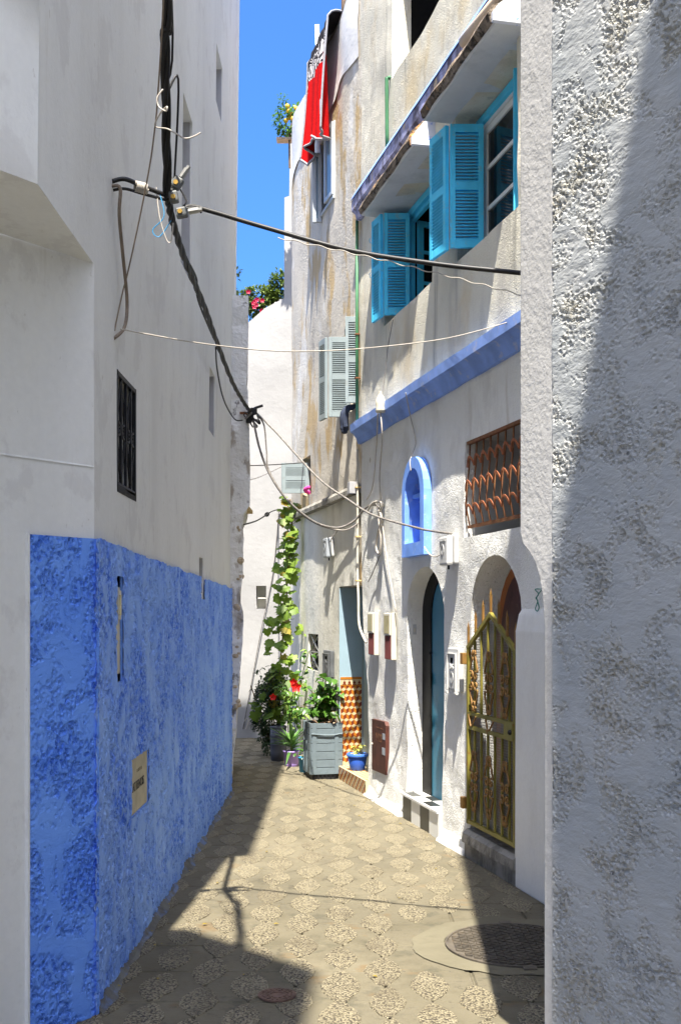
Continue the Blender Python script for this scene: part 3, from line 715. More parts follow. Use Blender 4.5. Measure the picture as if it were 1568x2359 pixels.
# small barred window
gm = MB().bar((wGr[0], -.01, 1.19), (wGr[1], -.01, 1.19), .014, .014)
gg = gm.build('window_grille', M['steel'], bh)
for q in range(2):
    for sx in (-1, 1):
        z0_, z1_ = ((1.0, 1.185), (1.195, 1.375))[q]
        c = (wGr[0] + wGr[1]) / 2; wq = (wGr[1] - wGr[0]) * .42
        MB().tube(smooth_path([(c + sx * wq, -.005, z0_), (c + sx * .03, -.005, (z0_ + z1_) / 2), (c + sx * wq, -.005, z1_)], 5), .007, 5).build('bar', M['steel'], gg)
# grey shutters
def shutter(root, base, ang, wd, ht, mats, nsl, mid=.5, th=.028, name='shutter', tilt=38):
    """louvred leaf; base = bottom hinge corner in the root's frame, ang = direction in its plan"""
    fm = MB(); st_ = .16 * wd if wd < .3 else .05; st_ = max(.03, st_); rl = .055
    fm.box(0, st_, -th / 2, th / 2, 0, ht).box(wd - st_, wd, -th / 2, th / 2, 0, ht)
    hm = ht * mid
    for z0_, z1_ in ((0, rl), (hm - rl / 2, hm + rl / 2), (ht - rl, ht)): fm.box(st_, wd - st_, -th / 2 + .001, th / 2 - .001, z0_, z1_)
    o = fm.build(name, M[mats[0]], root, bevel=.0025)
    o.location = base; o.rotation_euler = (0, 0, ang)
    n = nsl // 2
    for z0_, z1_ in ((rl, hm - rl / 2), (hm + rl / 2, ht - rl)):
        stp = (z1_ - z0_) / n
        me = MB().box(st_ - .004, wd - st_ + .004, -th * .55, th * .55, -.0035, .0035).mesh('slat', M[mats[1]])
        for k in range(n):
            s_ = link('slat', me, o); s_.location = (0, 0, z0_ + (k + .5) * stp); s_.rotation_euler = (R(tilt), 0, 0)
    return o
VIEW = math.atan2(.9703, .2419)
def leaf_at(root, px0, px1, depth, h0, h1, mats, nsl, tilt=38, name='shutter'):
    """leaf facing down the alley between two sight lines at a depth"""
    x0, x1 = (px0 - 784) / FOC * depth, (px1 - 784) / FOC * depth
    s0, d0 = A.loc(x1, depth)
    o = shutter(root, (s0, d0, h0), VIEW, x1 - x0, h1 - h0, mats, nsl, .5, .028, name, tilt); return o
gp = ('grey_paint', 'grey_paint')
leaf_at(bh, 757, 806, 10.45, 3.50, 4.27, gp, 34, -38)
s0, d0 = A.loc((757 - 784) / FOC * 10.45, 10.45)
shutter(bh, (s0 + .012, d0 + .02, 3.49), R(6), .19, .78, gp, 34, .5, .028)
leaf_at(bh, 795, 838, 10.06, 3.56, 4.36, gp, 30, -38)
leaf_at(bh, 648, 713, 12.2, 2.96, 3.30, gp, 18, -38)
MB().tube(smooth_path([at(664, 1066, 12.15) - Vector((0, 0, 0)), at(690, 1064, 12.1), at(700, 1067, 12.1)], 3), .006, 5)
# aluminium casements on top
for s0_, s1_ in ((wTop[0], wTop[0] + .02), (wTop[1] - .02, wTop[1])): MB().box(s0_, s1_, -.06, .012, wTop[2], wTop[3]).build('window_frame', M['alu'], bh)
MB().box(wTop[0], wTop[1], -.06, .02, wTop[2] - .03, wTop[2]).build('window_sill', M['alu'], bh)
def casement(root, base, ang, wd, ht, fm_, gl, t=.04, name='casement', mun=0):
    mb = MB().box(0, t, -.018, .018, 0, ht).box(wd - t, wd, -.018, .018, 0, ht).box(t, wd - t, -.017, .017, 0, t).box(t, wd - t, -.017, .017, ht - t, ht)
    for k in range(mun): z = ht * (k + 1) / (mun + 1); mb.box(t, wd - t, -.016, .016, z - .014, z + .014)
    o = mb.build(name, M[fm_], root, bevel=.003); o.location = base; o.rotation_euler = (0, 0, ang)
    for k in range(mun + 1):
        za, zb = ht * k / (mun + 1), ht * (k + 1) / (mun + 1)
        MB().box(t - .002, wd - t + .002, -.004, .004, za + .012, zb - .012).build('pane', M[gl], o)
    return o
casement(bh, (wTop[0] + .01, .012, wTop[2] + .01), R(4), .27, wTop[3] - wTop[2] - .02, 'alu', 'glass_blue')
casement(bh, (wTop[1] - .05, .0, wTop[2] - .08), R(76), .10, wTop[3] - wTop[2] - .02, 'alu', 'glass_blue')

# ------------------------------------------------------------------ BUILDING A (blue trim, right)
ah = thing('blue_trim_house', (0, 0, 0), 'white house with blue cornices, turquoise shutters and arched doorways, right side', 'house')
ah.matrix_world = A.M
sA0, sA1, HA = -2.6, A.z(9.88), 7.7
gate = (A.z(6.36), A.z(7.17), .2, 1.52, 1.97)
gateP = archp(gate[0], gate[1], 0, gate[3], gate[4], 16, 2.1)
door = (A.z(7.70), A.z(8.53), .2, 1.60, 1.955)
doorP = archp(door[0], door[1], 0.0, door[3], door[4], 16, 1.9)
gwin = (A.z(6.25), A.z(7.28), 2.113, 2.755)
win1 = (A.z(7.94), A.z(9.17), 4.035, 5.0); win2 = (A.z(6.42), A.z(7.44), 4.016, 5.0); winU = (A.z(7.6), A.z(8.91), 6.0, 7.3)
holesA = [(gateP, .20), (doorP, .17), (rect(*gwin), .07), (rect(*win1), .25), (rect(*win2), .22), (rect(*winU), .16)]
nich = (A.a(975.8, .06), A.a(925.7, .06), 2.04, 2.52, 2.79)
nin = (nich[0] + .085, nich[1] - .07, nich[2] + .10, nich[3] - .02, nich[4] - .085)
ninP = archp(nin[0], nin[1], nin[2], nin[3], nin[4], 12, 2.0)
holesA.append((ninP, .10))
low_out = [(sA0, 0), (A.z(9.60), 0), (A.z(9.61), .95), (A.z(9.75), 1.2), (A.z(9.84), 1.6), (sA1, 1.95), (sA1, 3.20), (sA0, 3.20)]; up_out = [(sA0, 3.20), (sA1, 3.20), (sA1, HA), (sA0, HA)]
offA = lambda a, h: (.02 * math.exp(-((h - 0.0) / .25) ** 2))
lowset = [holesA[0], holesA[1], holesA[2], holesA[6]]; upset = holesA[3:6]
wall(low_out, lowset, .11, .018, offA).build('lower_wall', M['a_lower'], ah, smooth=True)
wall(up_out, upset, .13, .018).build('upper_wall', M['a_upper'], ah, smooth=True)
MB().box(sA0, A.z(9.5), -4, -.62, 0, HA).build('building_core', M['smooth_grey'], ah)
MB().box(sA0, sA1, -.65, -.01, HA - .2, HA).build('parapet', M['smooth_grey'], ah)
MB().prism([(-.63, 1.95), (-.03, 1.95), (-.03, HA - .2), (-.63, HA - .2)], sA1 - .03, sA1 - .003, 'x').build('end_wall', M['smooth_grey'], ah)
# smooth plaster surrounds (the trowelled coat shows as calmer fields)
def field(poly, d, mat, name='plaster_field'):
    mb = MB(); mb.prism(poly, -.02, d, 'y'); return mb.build(name, M[mat], ah)
# base fillet catching the sun
mb = MB(); k0 = A.z(7.2); kk = 40
sq = [k0 + (door[0] - .03 - k0) * i / 12 for i in range(13)]
for seg in ([A.z(7.18), door[0] - .01], [door[1] + .03, A.z(9.60)]):
    mb = MB(); mb.prism([(-.01, .0), (.062, .0), (.055, .012), (.030, .035), (.018, .085), (-.01, .09)], seg[0], seg[1], 'x'); mb.build('wall_fillet', M['fillet'], ah)
# near pier beside the gate
mb = MB().prism([(-.02, 0), (.045, 0), (.040, 1.50), (.02, 1.60), (-.02, 1.66)], A.z(5.2), gate[0] + .012, 'x')
mb.build('pier', M['smooth_grey'], ah, bevel=.012)
# cornice and eave
def run(name, prof, s0, s1, mat, wob=.004, step=.12):
    k = max(2, int((s1 - s0) / step)); mb = MB(); n = len(prof)
    vs = []
    for i in range(k + 1):
        a = s0 + (s1 - s0) * i / k
        vs += [(a, d + wob * noise.noise(Vector((a * 4, j * 3.3, 1.2))), h + wob * noise.noise(Vector((a * 4, j * 3.3, 8.2)))) for j, (d, h) in enumerate(prof)]
    fs = [(i * n + j, i * n + (j + 1) % n, (i + 1) * n + (j + 1) % n, (i + 1) * n + j) for i in range(k) for j in range(n)]
    fs += [tuple(range(n)), tuple(range(k * n + n - 1, k * n - 1, -1))]
    return mb.add(vs, fs).build(name, M[mat], ah)
run('cornice', [(-.03, 3.15), (.022, 3.15), (.04, 3.20), (.075, 3.245), (.098, 3.255), (.10, 3.325), (-.03, 3.345)], sA0, sA1 + .02, 'blue_trim')
run('eave', [(-.03, 5.19), (.035, 5.19), (.05, 5.24), (.082, 5.27), (.085, 5.36), (.06, 5.42), (-.03, 5.43)], A.z(6.6), sA1 + .02, 'fascia_lilac', .006)
run('eave_cap', [(.055, 5.424), (.088, 5.364), (.092, 5.368), (.06, 5.434), (-.03, 5.445), (-.03, 5.432)], A.z(6.6), sA1 + .02, 'blue_trim', .003)
for s0_, s1_, pr in ((A.z(7.88), A.z(9.30), .17), (A.z(6.26), A.z(7.52), .22)):
    run('window_hood', [(-.25, 5.0), (pr - .02, 5.0), (pr, 5.03), (pr - .03, 5.10), (.06, 5.20), (-.02, 5.22)], s0_, s1_, 'hood', .004)
    run('broken_hood_edge', [(pr - .045, 5.012), (pr + .002, 5.012), (pr + .02, 5.05), (pr - .01, 5.11), (.075, 5.20), (.05, 5.20)], s0_ + .04, s1_ - .01, 'broken_edge', .016, .035)
    MB().prism([(-.02, 4.995), (pr + .01, 4.99), (pr + .012, 5.045), (.04, 5.20), (-.02, 5.22)], s0_ - .018, s0_ + .012, 'x').build('hood_end', M['hood_end'], ah, bevel=.004)
# turquoise windows
def ring(s0, s1, h0, h1, d0, d1, wq, mat, name='window_frame'):
    mb = MB().box(s0, s0 + wq, d0, d1, h0, h1).box(s1 - wq, s1, d0, d1, h0, h1).box(s0 + wq, s1 - wq, d0, d1 - .001, h0, h0 + wq).box(s0 + wq, s1 - wq, d0, d1 - .001, h1 - wq, h1)
    return mb.build(name, M[mat], ah, bevel=.003)
tq = ('turq', 'turq_slat')
ring(win1[0], win1[1], win1[2], win1[3] - .01, -.25, -.185, .06, 'turq')
ring(win1[0] + .06, win1[1] - .06, win1[2] + .06, win1[3] - .07, -.25, -.215, .035, 'turq')
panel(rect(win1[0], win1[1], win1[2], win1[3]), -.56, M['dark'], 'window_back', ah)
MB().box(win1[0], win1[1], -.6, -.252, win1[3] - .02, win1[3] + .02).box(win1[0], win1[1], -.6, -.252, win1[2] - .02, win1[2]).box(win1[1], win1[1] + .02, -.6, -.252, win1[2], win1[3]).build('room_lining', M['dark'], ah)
o = casement(ah, (win1[1] - .10, -.27, win1[2] + .1), R(-78), .45, .78, 'turq', 'glass', .05, mun=2)
leaf_at(ah, 884, 943, 9.05, 4.095, 4.945, tq, 30, -38)
s0, d0 = A.loc((884 - 784) / FOC * 9.05, 9.05)
shutter(ah, (s0 + .015, d0 + .014, 4.085), R(5), .21, .86, tq, 30)
ring(win2[0], win2[1], win2[2], win2[3] - .01, -.22, -.14, .055, 'turq')
wf_ = ring(win2[0] + .055, win2[1] - .055, win2[2] + .03, win2[3] - .065, -.21, -.165, .03, 'white_paint')
casement(ah, (win2[0] + .087, -.185, win2[2] + .05), 0, win2[1] - win2[0] - .174, win2[3] - win2[2] - .15, 'white_paint', 'glass', .045, mun=2)
panel(rect(win2[0], win2[1], win2[2], win2[3]), -.219, M['dark'], 'window_back', ah)
leaf_at(ah, 1036, 1113, 7.33, 4.075, 4.91, tq, 30, -38)
s0, d0 = A.loc((1036 - 784) / FOC * 7.33, 7.33)
shutter(ah, (s0 + .015, d0 + .014, 4.065), R(7), .25, .845, tq, 30)
leaf_at(ah, 1182, 1246, 6.62, 4.06, 4.93, tq, 30, -38)
for px_, py0, dep in ((861, 640, 9.24), (861, 560, 9.24), (1003, 440, 7.57), (1003, 360, 7.57)):
    q = at(px_, py0, dep); s0, d0 = A.loc(q.x, q.y)
    MB().box(s0 - .006, s0 + .006, d0 - .02, d0 + .012, q.z - .03, q.z + .03).tube([(s0, d0 + .01, q.z), (s0 + .01, d0 + .03, q.z + .005), (s0 + .01, d0 + .038, q.z + .03), (s0 + .01, d0 + .028, q.z + .045)], .003, 5).build('shutter_hook', M['turq'], ah)
# upper window
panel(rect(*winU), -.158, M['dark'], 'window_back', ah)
# door niche
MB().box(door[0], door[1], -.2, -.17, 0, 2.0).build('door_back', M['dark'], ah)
def arch_ring(P0, P1, d0, d1, mat, name):
    n = len(P0); mb = MB(); vs = [(a, d, h) for d in (d0, d1) for P in (P0, P1) for a, h in P]
    fs = []
    for i in range(1, n - 0):
        j = (i + 1) % n
        if i == 0: continue
        fs += [(2 * n + i, 2 * n + j, 3 * n + j, 3 * n + i), (n + i, n + j, 3 * n + j, 3 * n + i), (i, j, 2 * n + j, 2 * n + i)]
    return mb.add(vs, fs).build(name, M[mat], ah)
iP = archp(door[0] + .075, door[1] - .21, .2, door[3] - .02, door[4] - .075, 16, 1.9)
oP = archp(door[0] + .0, door[1] - .0, .2, door[3], door[4] - .004, 16, 1.9)
arch_ring(oP, iP, -.168, -.125, 'black_paint', 'door_frame')
dl = MB().prism(iP, -.165, -.135, 'y').build('door', M['teal_door'], ah)
MB().box(door[1] - .20, door[1] - .17, -.134, -.125, .22, 1.9).build('door_stile', M['black_paint'], dl)
for z_ in (.72, 1.05): MB().box(door[1] - .23, door[1] - .165, -.126, -.115, z_, z_ + .10).build('lock', M['black_paint'], dl, bevel=.004)
MB().ball((door[1] - .235, -.115, 1.30), .014, 6).build('knob', M['black_paint'], dl)
# checker step
ds = MB().box(door[0] - .005, door[1] + .005, -.17, .03, 0, .19).build('door_step', M['smooth_grey'], ah)
for i in range(4):
    x0_ = door[0] + i * (door[1] - door[0]) / 4; x1_ = door[0] + (i + 1) * (door[1] - door[0]) / 4
    MB().box(x0_ + .002, x1_ - .002, .03, .036, .0, .186).build('step_tile', M['step_black' if i % 2 == 1 else 'step_white'], ds)
    for j in range(2):
        MB().box(x0_ + .002, x1_ - .002, -.165 + j * .105, -.165 + (j + 1) * .105 - .003, .19, .198).build('step_tile', M['step_black' if (i + j) % 2 == 0 else 'step_white'], ds)
MB().box(door[0], door[1], .028, .048, .182, .199).build('step_edge', M['fillet'], ds)
MB().box(door[1] - .004, door[1] - .001, -.075, -.045, 1.44, 1.52).build('bell_plate', M['box_white'], ah)
MB().box(door[1] - .012, door[1] - .004, -.068, -.052, 1.46, 1.49).build('bell_push', M['cream_plastic'], ah, bevel=.002)
# blue niche
oN = archp(nich[0], nich[1], nich[2], nich[3], nich[4], 12, 2.0)
nb = MB(); n = len(oN)
nb.add([(a, d, h) for d in (.0, .062) for P in (oN, ninP) for a, h in P],
       [f for i in range(n) for j in [(i + 1) % n] for f in ((2 * n + i, 2 * n + j, 3 * n + j, 3 * n + i), (i, j, 2 * n + j, 2 * n + i), (n + i, n + j, 3 * n + j, 3 * n + i))])
nf = nb.build('niche_frame', M['niche_blue'], ah)
arch = MB(); n = len(ninP)
arch.add([(a, d, h) for d in (.03, -.099) for a, h in [((x - (nin[0] + nin[1]) / 2) * .985 + (nin[0] + nin[1]) / 2, (y - 2.4) * .99 + 2.4) for x, y in ninP]], [(i, (i + 1) % n, (i + 1) % n + n, i + n) for i in range(n)])
arch.build('niche_lining', M['niche_blue'], nf)
panel(ninP, -.097, M['niche_blue'], 'niche_back', nf)
MB().box(nin[0] + .01, nin[1] - .01, -.09, .0, 2.49, 2.52).build('niche_shelf', M['niche_blue'], nf)
# grilled window above the gate
MB().box(gwin[0], gwin[1], -.6, -.58, gwin[2] - .2, gwin[3] + .3).build('room_back', M['dim_room'], ah)
MB().box(gwin[1] + .0, gwin[1] + .02, -.6, -.07, gwin[2] - .2, gwin[3] + .3).box(gwin[0], gwin[1], -.6, -.07, gwin[3] + .02, gwin[3] + .05).box(gwin[0], gwin[1], -.6, -.07, gwin[2] - .03, gwin[2]).build('room_lining', M['dim_room'], ah)
MB().box(gwin[0] - .1, gwin[0] + .34, -.578, -.56, gwin[2], gwin[3] - .1).build('inner_door', M['dark'], ah)
MB().box(gwin[0] + .34, gwin[0] + .40, -.578, -.555, gwin[2], gwin[3] - .05).build('inner_door_frame', M['white_paint'], ah)
wg = MB().bar((gwin[0], -.02, gwin[2] + .07), (gwin[1] - .02, -.02, gwin[2] + .07), .022, .02).build('window_grille', M['rust'], ah)
MB().bar((gwin[0], -.02, gwin[3] - .012), (gwin[1] - .02, -.02, gwin[3] - .012), .03, .02).build('top_rail', M['rust'], wg)
NB = 8; pit = (gwin[1] - gwin[0] - .08) / NB
bar_me = None
for i in range(NB + 1):
    x = gwin[1] - .04 - i * pit
    path = smooth_path([(x, -.02, gwin[3] - .02), (x, -.015, gwin[3] - .16), (x, .0, gwin[3] - .30), (x, .008, gwin[3] - .42), (x, -.005, gwin[2] + .14), (x, -.02, gwin[2] + .07)], 3)
    MB().tube(path, .006, 6).build('bar', M['rust'], wg, smooth=True)
for row, zc in enumerate((gwin[3] - .155, gwin[3] - .315, gwin[3] - .475)):
    dd_ = (-.002, .012, .006)[row]
    for i in range(NB):
        x = gwin[1] - .04 - i * pit; pts = []
        for k in range(9):
            t = k / 8; pts.append((x - t * pit, dd_ + .012 * math.sin(math.pi * t), zc + .062 * math.sin(math.pi * t) ** .8 - .02))
        mb = MB()
        for (p, q) in zip(pts[:-1], pts[1:]): mb.bar(p, q, .016, .006, (0, 1, 0))
        mb.build('arched_strap', M['rust_cap'], wg)
# gate recess
panel(archp(gate[0], gate[1], 0, gate[3], gate[4], 16, 2.1), -.199, M['grey_vault'], 'niche_back', ah)
odi = archp(gate[0] + .10, gate[1] - .12, .2, 1.45, 1.86, 14, 1.9); odo = archp(gate[0] + .03, gate[1] - .03, .2, 1.48, 1.93, 14, 1.9)
od = MB().prism(odo, -.198, -.17, 'y').build('wooden_door', M['orange_door'], ah)
MB().prism(odi, -.17, -.162, 'y').build('door_leaf', M['maroon'], od)
for k in range(5): MB().box(gate[0] + .12 + k * .09, gate[0] + .125 + k * .09, -.162, -.155, .2, 1.4).build('plank_joint', M['orange_door'], od)
sl_ = MB().prism([(-.3, 0), (.045, 0), (.045, .10), (-.3, .10)], gate[0] - .005, gate[1] + .005, 'x').build('threshold', M['stone_sill'], ah)
MB().prism([(-.3, .1), (.065, .1), (.06, .16), (.03, .185), (-.3, .19)], gate[0] - .004, gate[1] + .004, 'x').build('threshold_slab', M['stone_sill'], ah)
# the gate
g0, g1 = gate[0] + .015, gate[1] - .02; gd = .03; gc = (g0 + g1) / 2
GB, GT, GA = .225, 1.385, 1.60
fm = MB()
fm.bar((g0 + .015, gd, GB), (g0 + .015, gd, GT), .024, .024, (0, 1, 0)).bar((g1 - .015, gd, GB), (g1 - .015, gd, GT), .024,.024, (0, 1, 0))
fm.bar((g0, gd, GB + .015), (g1, gd, GB + .015), .024, .024, (0, 1, 0))
fm.bar((g1 - .0, gd, GT - .01), (gc, gd, GA), .026, .024, (0, 1, 0)).bar((g0 + .0, gd, GT - .01), (gc, gd, GA), .026, .024, (0, 1, 0))
for z_ in (.86, .95): fm.bar((g0 + .03, gd, z_), (g1 - .03, gd, z_), .024, .022, (0, 1, 0))
gt = fm.build('gate', M['gate_paint'], ah)
topz = lambda a: GA - (GA - GT) * abs(a - gc) / ((g1 - g0) / 2) - .02
for i in range(1, 7):
    a = g0 + (g1 - g0) * i / 7
    MB().bar((a, gd - .004, .955), (a, gd - .004, topz(a)), .017, .012, (0, 1, 0)).build('gate_bar', M['gate_paint'], gt)
    MB().bar((a, gd - .004, GB + .03), (a, gd - .004, .855), .017, .012, (0, 1, 0)).build('gate_bar', M['gate_paint'], gt)
for i in range(7):
    a = g0 + .01 + (g1 - g0 - .02) * i / 6
    z_ = topz(a) + .02
    MB().bar((a, gd, z_), (a, gd, z_ + .125), .014, .014, (0, 1, 0)).add([(a - .013, gd, z_ + .125), (a, gd + .008, z_ + .125), (a + .013, gd, z_ + .125), (a, gd - .008, z_ + .125), (a, gd, z_ + .165)], [(0, 1, 4), (1, 2, 4), (2, 3, 4), (3, 0, 4), (0, 3, 2, 1)]).build('spear', M['gate_scroll'], gt)
for k in range(3):
    cx = g0 + (g1 - g0) * (.18 + .32 * k)
    for (zc, hh2) in ((1.17, .40), (.52, .40)):
        for sx in (1, -1):
            for fl, dz in ((1, -.10), (-1, .10)):
                MB().tube(scroll(cx, zc + dz, .075, .20, gd + .014, sx, flip=fl), .0065, 5).build('scroll', M['gate_scroll'], gt, smooth=True)
                MB().tube(scroll(cx, zc - dz * .05 + (.0 if fl > 0 else .0) + fl * .16, .04, .07, gd + .014, sx, flip=fl), .006, 5).build('scroll', M['gate_scroll'], gt, smooth=True)
for sx in (0, 1):
    q = g1 - .04 - sx * .30
    MB().tube(smooth_path([(q, gd + .01, .945), (q - .02, gd + .01, .90), (q - .05, gd + .01, .87), (q - .13, gd + .01, .94)], 4), .006, 5).build('scroll', M['gate_scroll'], gt)
lk = MB().box(g0 + .02, g0 + .16, gd - .012, gd + .016, .855, .955).build('lock_plate', M['gate_paint'], gt)
MB().ball((g0 + .05, gd + .02, .90), .016, 6).build('keyhole', M['iron_black'], gt)
for z_ in (1.27, .32): MB().box(g1 - .005, g1 + .045, gd + .0, gd + .04, z_, z_ + .075).build('hinge', M['gate_scroll'], gt, bevel=.004)
mb = MB()
for i in range(46): a = g0 + .03 + (g1 - g0 - .06) * i / 45; mb.bar((a, gd - .016, GB + .03), (a, gd - .016, topz(a)), .003, .003, (0, 1, 0))
for j in range(82):
    z_ = GB + .04 + j * .0165; hw = (g1 - g0) / 2 - .03 if z_ < GT - .03 else (GA - z_) / (GA - GT) * (g1 - g0) / 2 - .02
    if hw > .02: mb.bar((gc - hw, gd - .017, z_), (gc + hw, gd - .017, z_), .003, .003)
tag(mb.build('wire_mesh', M['steel'], gt), kind='stuff')
# maroon service door
q0 = A.px(862.8, 1655.6); q1 = A.px(894.7, 1784)
md = MB().prism([(q1[0], .26), (q0[0], .25), (q0[0], .69), (q1[0] + .03, .70), (q1[0], .67)], -.01, .026, 'y').build('service_door', M['maroon'], ah)
MB().box(q1[0] + .02, q1[0] + .09, .026, .0275, .55, .60).build('worn_patch', M['box_grey'], md)
MB().box(q1[0] + .02, q1[0] + .10, .026, .0275, .42, .48).build('worn_patch', M['box_grey'], md)
for i in range(5): MB().box(q0[0] - .16 - i * .045, q0[0] - .14 - i * .045, .026, .0282, .630, .636).build('vent_slot', M['rust'], md)
text('1123', .10, md, ((q0[0] + q1[0]) / 2, .0268, .545), M['rust'], (R(90), 0, R(180)), .0004)
MB().ball((q0[0] - .02, .03, .475), .009, 6).build('latch', M['cream_plastic'], md)
# green downpipes
gp_ = [A.w(sA1 + .035, .035, h) for h in (5.2, 4.6, 4.0, 3.36)]
def pipe(name, pts, r, mat, parent, n=9):
    inv = parent.matrix_world.inverted()
    return MB().tube([inv @ Vector(p) for p in pts], r, n).build(name, M[mat], parent, smooth=True)
bpy.context.view_layer.update()
dp = pipe('downpipe', [A.w(sA1 + .03, .03, 5.2), A.w(sA1 + .032, .03, 4.2), A.w(sA1 + .03, .03, 3.33)], .014, 'green_pipe', ah)
for z_ in (4.15, 3.75): MB().box(sA1 + .012, sA1 + .05, .0, .048, z_, z_ + .012).build('pipe_clip', M['rust'], ah)
q = A.px(900, 180)
pipe('overflow_pipe', smooth_path([A.w(q[0], -.02, q[1]), A.w(q[0], .03, q[1]), A.w(q[0] + .002, .035, q[1] - .06), A.w(q[0] + .006, .03, 5.45)], 4), .016, 'green_pipe', ah)
# pale conduit on the corner
pipe('conduit', smooth_path([A.w(sA1 + .01, .03, h) for h in (3.1, 2.6, 2.0)] + [A.w(sA1 - .02, .03, 1.75), A.w(sA1 - .05, .03, 1.50), A.w(A.a(853), .04, 1.35)], 5), .011, 'white_pipe', ah)
for z_ in (2.75, 2.3, 1.9): MB().box(sA1 - .01, sA1 + .03, .0, .05, z_, z_ + .012).build('pipe_clip', M['ochre'], ah)
# tan pipe on the eave
qp, qr = A.px(1070, 96, .14), A.px(1165, -22, .14)
pipe('waste_pipe', [A.w(qp[0], .14, qp[1]), A.w(qr[0], .14, qr[1])], .042, 'tan_pipe', ah, 12)

# ------------------------------------------------------------------ NEAR RIGHT HOUSE
nh = thing('roughcast_house', (0, 0, 0), 'near white house on the right with pitted roughcast and a smooth corner strip', 'house')
nh.matrix_world = FN.M
sg = FNn
HN = 8.53; tc = .131; tk = .1755
# strip outline with the corbelled corner cut
strip = [(tc, 0), (tk, 0), (tk, HN), (0, HN), (0, 1.86), (.012, 1.825), (.046, 1.80), (.079, 1.765), (.106, 1.71), (.122, 1.65), (tc, 1.56)]
mb = MB(); n = len(strip)
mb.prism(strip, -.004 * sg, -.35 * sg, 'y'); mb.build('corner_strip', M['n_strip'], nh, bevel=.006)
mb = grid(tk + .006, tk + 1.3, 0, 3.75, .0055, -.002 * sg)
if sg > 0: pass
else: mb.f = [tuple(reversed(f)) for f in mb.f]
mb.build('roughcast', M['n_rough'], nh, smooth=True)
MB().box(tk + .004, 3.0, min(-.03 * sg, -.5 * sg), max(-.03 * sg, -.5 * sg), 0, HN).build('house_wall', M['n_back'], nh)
b = [Vector((.98, 3.46)), Vector((5, 3.46)), Vector((5, -.2)), Vector((2.7, -.2))]
o = MB().prism([tuple(v) for v in b], 0, HN, 'z').build('building_core', M['n_back'], nh); o.matrix_local = nh.matrix_world.inverted()
o = MB().prism([(.63, 3.49), (1.0, 3.49), (1.0, 3.2), (.74, 3.25)], 1.9, HN, 'z').build('corner_core', M['n_back'], nh); o.matrix_local = nh.matrix_world.inverted()
mb = MB().tube([FN.loc(0, 0)[0:0] or (tk + .003, -.006 * sg, h) for h in (0, 1, 2, 3, 4, 6, 8)], .004, 4)

# unseen house blocks behind the viewer, shaped to throw the foreground shade
o = MB().prism([(-1.03, .55), (-.372, -.1), (-.50, -.71), (-.52, -1.3), (-2.6, -1.3), (-2.6, .55)], 0, 11.0, 'z').build('shade_house', M['left_plaster'])
tag(o, 'unseen house block behind the viewpoint on the left, shaped for its shade', 'house')
o = MB().prism([(.424, -.406), (.90, .183), (1.7, .183), (1.7, -1.6), (.5, -1.6)], 0, 10.0, 'z').build('shade_house', M['left_plaster'])
tag(o, 'unseen house block behind the viewpoint on the right, shaped for its shade', 'house')

# ------------------------------------------------------------------ things fixed to the facades
def meter(pxl, py0, py1, pxr, label):
    s1_, ht_ = A.px(pxl, py0, .05); s0_, hb_ = A.px(pxl + (pxr - pxl) * .52, py1, .05); wd = max(.12, s1_ - s0_)
    m = A.thing('meter_box', s0_ + wd / 2, .012, hb_, label, 'meter box', 'meter boxes side by side')
    H = ht_ - hb_
    MB().box(-wd / 2, wd / 2, 0, .042, 0, H).build('casing', M['cream_plastic'], m, bevel=.005)
    c = MB().box(-wd * .46, wd * .46, .042, .056, H * .52, H * .985).build('cover', M['cream_plastic'], m, bevel=.006)
    MB().box(-wd * .34, wd * .34, .0555, .058, H * .56, H * .94).build('window', M['amber_window'], c)
    mb = MB().box(-wd * .42, wd * .42, .042, .047, H * .01, H * .51)
    for i in range(7): mb.box(-wd * .40 + i * wd * .12, -wd * .35 + i * wd * .12, .047, .050, H * .02, H * .50)
    mb.build('ribbed_cover', M['maroon_rib'], m)
    return m
meter(849.6, 1411, 1510, 875, 'cream and maroon meter box, the farther of two on the wall')
meter(887, 1412, 1521, 916.6, 'cream and maroon meter box, the nearer one beside the arched doorway')
def oval(r0, r1, n=14):
    mb = MB(); vs = []
    for k in range(n):
        t = 2 * math.pi * k / n; vs += [(r0 * math.cos(t), 0, r1 * math.sin(t)), (r0 * .72 * math.cos(t), 0, r1 * .72 * math.sin(t))]
    vs2 = [(x, .004, z) for x, y, z in vs]
    fs = [(2 * k, 2 * ((k + 1) % n), 2 * ((k + 1) % n) + 1, 2 * k + 1) for k in range(n)]
    N = 2 * n
    return mb.add(vs + vs2, [tuple(i + N for i in f) for f in fs] + [(2 * k, 2 * ((k + 1) % n), 2 * ((k + 1) % n) + N, 2 * k + N) for k in range(n)])
